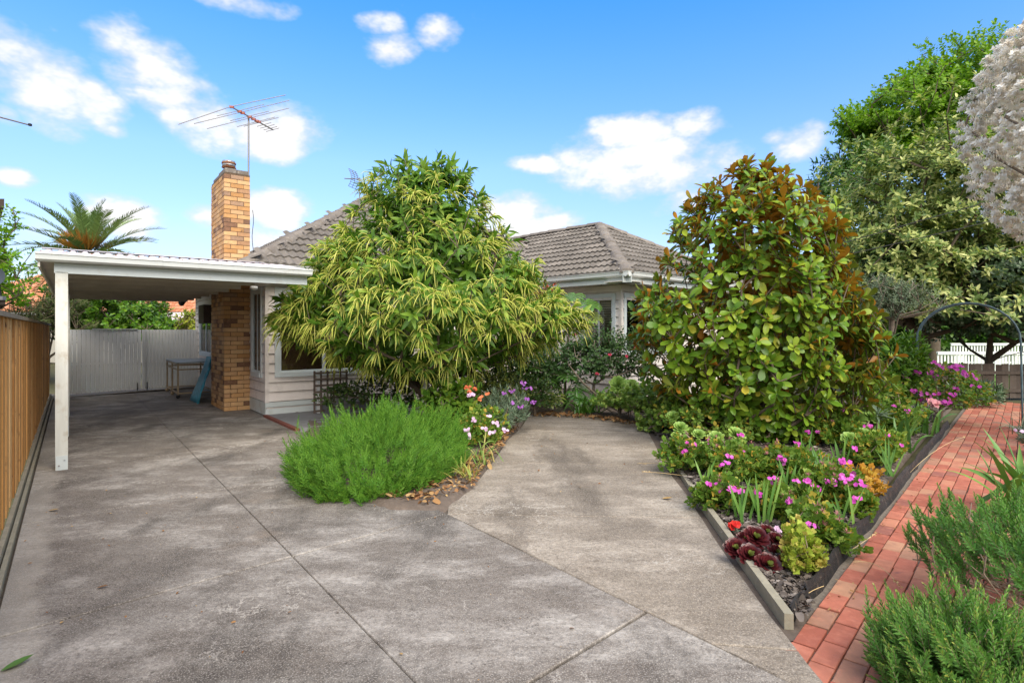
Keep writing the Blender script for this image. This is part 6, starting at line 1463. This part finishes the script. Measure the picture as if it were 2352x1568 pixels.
# ------------------------------------------------------------------ trees at the left
tree('garden_tree', 'bright green tree at the left edge behind the paling fence', A(-13.6, 14.6, 0), [(-13.1, 14.3, 3.2, .85, .8), (-13.3, 14.3, 4.2, .8, .55), (-12.7, 14.2, 2.6, .75, .5), (-13.8, 14.4, 3.6, 1.0, 1.0)], 520, 10, 'oval', .10, LM['bright_tree_leaf'], 320, M['bark'], .09, along=.22, inner=.4, lump=.3, sq=.8)
tree('wispy_tree', 'feathery grey green tree between the paling fence and the carport post', A(-14.2, 17.4, 0), [(-14.4, 17.2, 2.1, 1.0, .6), (-13.5, 17.2, 2.3, .7, .75), (-13.9, 17.2, 1.8, 1.1, .6)], 420, 16, 'needle', .13, LM['wispy_leaf'], 321, M['bark'], .06, wd=1.6, along=.3, droop=.5, hi=1.2)
tree('round_tree', 'dense glossy green tree showing above the grey gate', A(-13.3, 19.2, 0), [(-13.2, 19, 2.1, 1.7, 1.15), (-14.2, 19.2, 2.3, 1.3, 1.2), (-12.3, 19.0, 1.75, 1.0, .75), (-13.6, 18.8, 2.9, 1.4, .8)], 1500, 10, 'oval', .13, LM['citrus_leaf'], 322, M['bark'], .1, wd=.9, along=.18, lump=.22)
tree('citrus_tree', 'small yellow green tree behind the right end of the gate', A(-11.1, 19.6, 0), [(-10.95, 19.4, 1.85, .55, .5), (-10.6, 19.4, 1.75, .45, .4)], 180, 9, 'oval', .10, leaf_mat('yellow_tree_leaf', [(0, (.14, .24, .02)), (.6, (.30, .36, .04)), (1, (.46, .42, .07))], .45, .4, .3), 323, M['bark'], .05, along=.15)
def palm():
    rng = np.random.default_rng(330); c = P(205, 592, 24.); base = A(c[0], c[1], 0)
    t = thing('palm_tree', 'date palm with arching fronds rising behind the carport roof', 'palm', base)
    MB().tube([base, base + A(0, 0, 1.5), A(c[0], c[1], c[2] - .6), A(c[0], c[1], c[2] + .15)], [.42, .38, .42, .30], 14).part('trunk', M['bark'], t, True)
    fr = []
    for k in range(40):
        az = k * 2.39996 + rng.normal(0, .1); e0 = 1.5 - 1.75 * (k / 39) + rng.normal(0, .08); fr.append((az, e0, 3.15 * (.85 + .25 * rng.random()) * (.78 if k < 7 else 1)))
    for (az, e0, L_) in fr:
        h = A(math.cos(az), math.sin(az), 0); m_ = 44; s = np.linspace(.0, 1, m_); e = e0 - .85 * s ** 1.6 * (1.1 - .35 * math.sin(max(0, e0)))
        step = L_ / m_; d = h[None] * np.cos(e)[:, None] + Zv[None] * np.sin(e)[:, None]; pts = c + np.cumsum(d * step, 0)
        sd = np.cross(h, Zv); up = np.cross(sd[None], d); side = np.concatenate([np.repeat(sd[None], m_, 0), np.repeat(-sd[None], m_, 0)]); P2 = np.concatenate([pts, pts]); D2 = np.concatenate([d, d]); U2_ = np.concatenate([up, up]); s2 = np.concatenate([s, s])
        kp = s2 > .12; w = .38 * np.sin(np.pi * np.clip(.12 + .86 * s2, 0, 1)) ** .6 + .05
        ax = unit(side * .8 + D2 * (.75) + U2_ * .42 + rng.normal(0, .05, side.shape)); v, f = scatter(tpl([.03, .04, .0], .1, .10), P2[kp], ax[kp], (U2_ + rng.normal(0, .2, U2_.shape))[kp], w[kp], 1.6)
        nv = len(v); v2, f2 = segs_mesh(pts[:-1], pts[1:], np.linspace(.03, .006, m_ - 1), np.linspace(.029, .005, m_ - 1), 4)
        obj('frond', mesh_np('frond', np.concatenate([v, v2]) - origin(t), np.concatenate([f, f2 + nv]), LM['palm_leaf'], np.full(nv + len(v2), rng.random() * .3), True), t)
    n = 500; d = sph(n, rng, -.2); p = c + A(0, -.25, .30) + d * A(.75, .55, .42) * rng.random((n, 1)); v, f = scatter('needle', p, d + A(0, 0, .5), d + A(.2, .3, 0), .5 + .3 * rng.random(n), .8)
    obj('fruit_stalks', mesh_np('fruit_stalks', v - origin(t), f, LM['palm_orange'], np.repeat(rng.random(n), len(T['needle'][0])), True), t, 'stuff')
palm()

# ------------------------------------------------------------------ mulch, litter and single fallen leaves
def chips(name, label, poly, n, mat, seed, size, z=.04, flat=.25, kind='stuff'):
    rng = np.random.default_rng(seed); poly = np.array(poly); mn, mx = poly.min(0), poly.max(0); p = mn + (mx - mn) * rng.random((n * 3, 2)); p = p[inside(p, poly)][:n]; n = len(p)
    pos = np.c_[p, z + .012 * rng.random(n)]; a = rng.random(n) * 6.28; ax = np.c_[np.cos(a), np.sin(a), rng.normal(0, flat, n)]; nr = np.c_[rng.normal(0, flat, (n, 2)), np.ones(n)]
    lb = LB(); lb.add(tpl([.30, .42, .38, .22], .25, .15), pos, ax, nr, size * (.4 + 1.1 * rng.random(n) ** 2), .8, None, rng)
    v = np.concatenate(lb.v); o = obj(name, mesh_np(name, v, np.concatenate(lb.f), mat, np.concatenate(lb.r), False)); tag(o, label, None, None, kind); return o
chips('bark_mulch', 'grey bark mulch covering the right bed', rbed, 14000, M['chip'], 1, .05, .05)
chips('bark_mulch', 'coarse grey bark mulch in the corner of the bed by the dark rosettes', [(1.54, 3.1), (1.6, 4.1), (1.72, 4.9), (1.9, 6.2), (3.6, 5.6), (2.88, 4.76), (1.80, 3.5), (1.64, 3.12)], 12000, M['chip'], 9, .034, .042, .45)
chips('leaf_litter', 'dry brown leaf litter along the edge of the island bed', [(-.75, 5.08), (-.40, 5.7), (-.22, 6.9), (-.06, 8.26), (.1, 9.2), (-.2, 9.0), (-.45, 7.2), (-.8, 5.9), (-1.2, 5.3)], 900, M['litter'], 2, .055, .05, .45)
chips('leaf_litter', 'brown leaf litter at the back edge of the parking pad', [(.3, 10.5), (.6, 10.85), (1.3, 10.7), (1.8, 10.25), (2.2, 9.7), (2.1, 9.35), (1.5, 10.1), (.9, 10.45)], 500, M['litter'], 3, .06, .03, .45)
chips('path_debris', 'fine dry debris along the left edge of the brick path', [path_pt(.1, .0), path_pt(.1, .16), path_pt(8, .14), path_pt(8, .0)], 1600, M['litter'], 4, .016, .002, .3)
chips('drive_debris', 'crumbs of dirt and leaf scattered on the concrete', [uv(-.3, 2), uv(2.5, 2), uv(2.5, 9), uv(-.3, 9)] and [(p[0], p[1]) for p in (uv(-.3, 2), uv(2.5, 2), uv(2.5, 9), uv(-.3, 9))], 130, M['litter'], 5, .016, .003, .3)
chips('drive_debris', 'crumbs of dirt scattered on the parking pad', [(.0, 5.4), (1.6, 5.4), (2.0, 8.8), (.3, 9.6)], 60, M['litter'], 6, .022, .003, .3)
def fallen(label, c, L_, az, mat, t='lance', wd=1.3):
    v, f = scatter(tpl([.0, .12, .16, .12, .0], .25, -.08), A(0, 0, 0)[None], A(math.cos(az), math.sin(az), .06)[None], A(0, 0, 1)[None], L_, wd)
    o = obj('fallen_leaf', mesh_np('fallen_leaf', v, f, mat, None, True)); o.location = tuple(c + A(0, 0, .008)); tag(o, label, 'leaf', 'leaves fallen on the concrete')
fallen('green fallen leaf at the bottom left corner of the driveway', G(0, 1545), .13, 1.05, LM['iris_leaf'])
fallen('tan fallen leaf lying on the parking pad near the timber edging', G(1520, 1146), .10, -.1, LM['dead_leaf'], wd=1.6)
fallen('reddish fallen leaf at the right edge of the parking pad', G(1558, 1053), .12, -.1, LM['dead_leaf'])
fallen('tiny pale fallen leaf in the middle of the left driveway', G(222, 1352), .06, .4, LM['dead_leaf'])
fallen('pale fallen leaf close to the paling fence', G(110, 1174), .09, .1, LM['dead_leaf'])
# dry grass stalks leaning over the edges
def stalk(label, pts, grain=True):
    t = thing('dry_stalk', label, 'grass stalk', A(*pts[0][:2], 0), 'dry grass stalks')
    pts = [np.array(p) for p in pts]; q = [(1 - s) ** 2 * pts[0] + 2 * s * (1 - s) * pts[1] + s * s * pts[2] for s in np.linspace(0, 1, 9)]
    MB().tube(q, .0022, 4).part('stem', M['straw'], t)
    if grain:
        rng = np.random.default_rng(int(abs(pts[0][0]) * 1000)); n = 14; d = unit(q[-1] - q[-3]); pos = q[-1] + d * np.linspace(-.10, .02, n)[:, None]
        v, f = scatter('small', pos, d + rng.normal(0, .5, (n, 3)), rng.normal(0, 1, (n, 3)), .018, 1.2); obj('seed_head', mesh_np('seed_head', v - origin(t), f, M['straw'], np.zeros(len(v)), False), t)
stalk('dry grass stalk over the pad at the geraniums, upper one', [G(1600, 1080), P(1540, 1060, 6.2), G(1468, 1064, .05)]); stalk('dry grass stalk over the pad at the geraniums, lower one', [G(1590, 1095), P(1530, 1085, 6.0), G(1480, 1083, .04)])
stalk('long dry stalk bending over the path toward the rosemary', [G(1960, 1290), P(2020, 1280, 3.9), G(2065, 1345, .05)]); stalk('dry stalk with pale seed head over the path below the leaning blades', [G(1905, 1290), P(1955, 1265, 4.1), G(2010, 1225, .06)])
stalk('thin dry stalk arching across the path at the iris clump', [G(2090, 1085), P(2150, 1020, 6.2), G(2215, 1003, .12)]); stalk('short broken dry stalk at the corner of the mesh edging', [G(1800, 1420), P(1840, 1360, 3.3), P(1892, 1345, 3.4)], False)
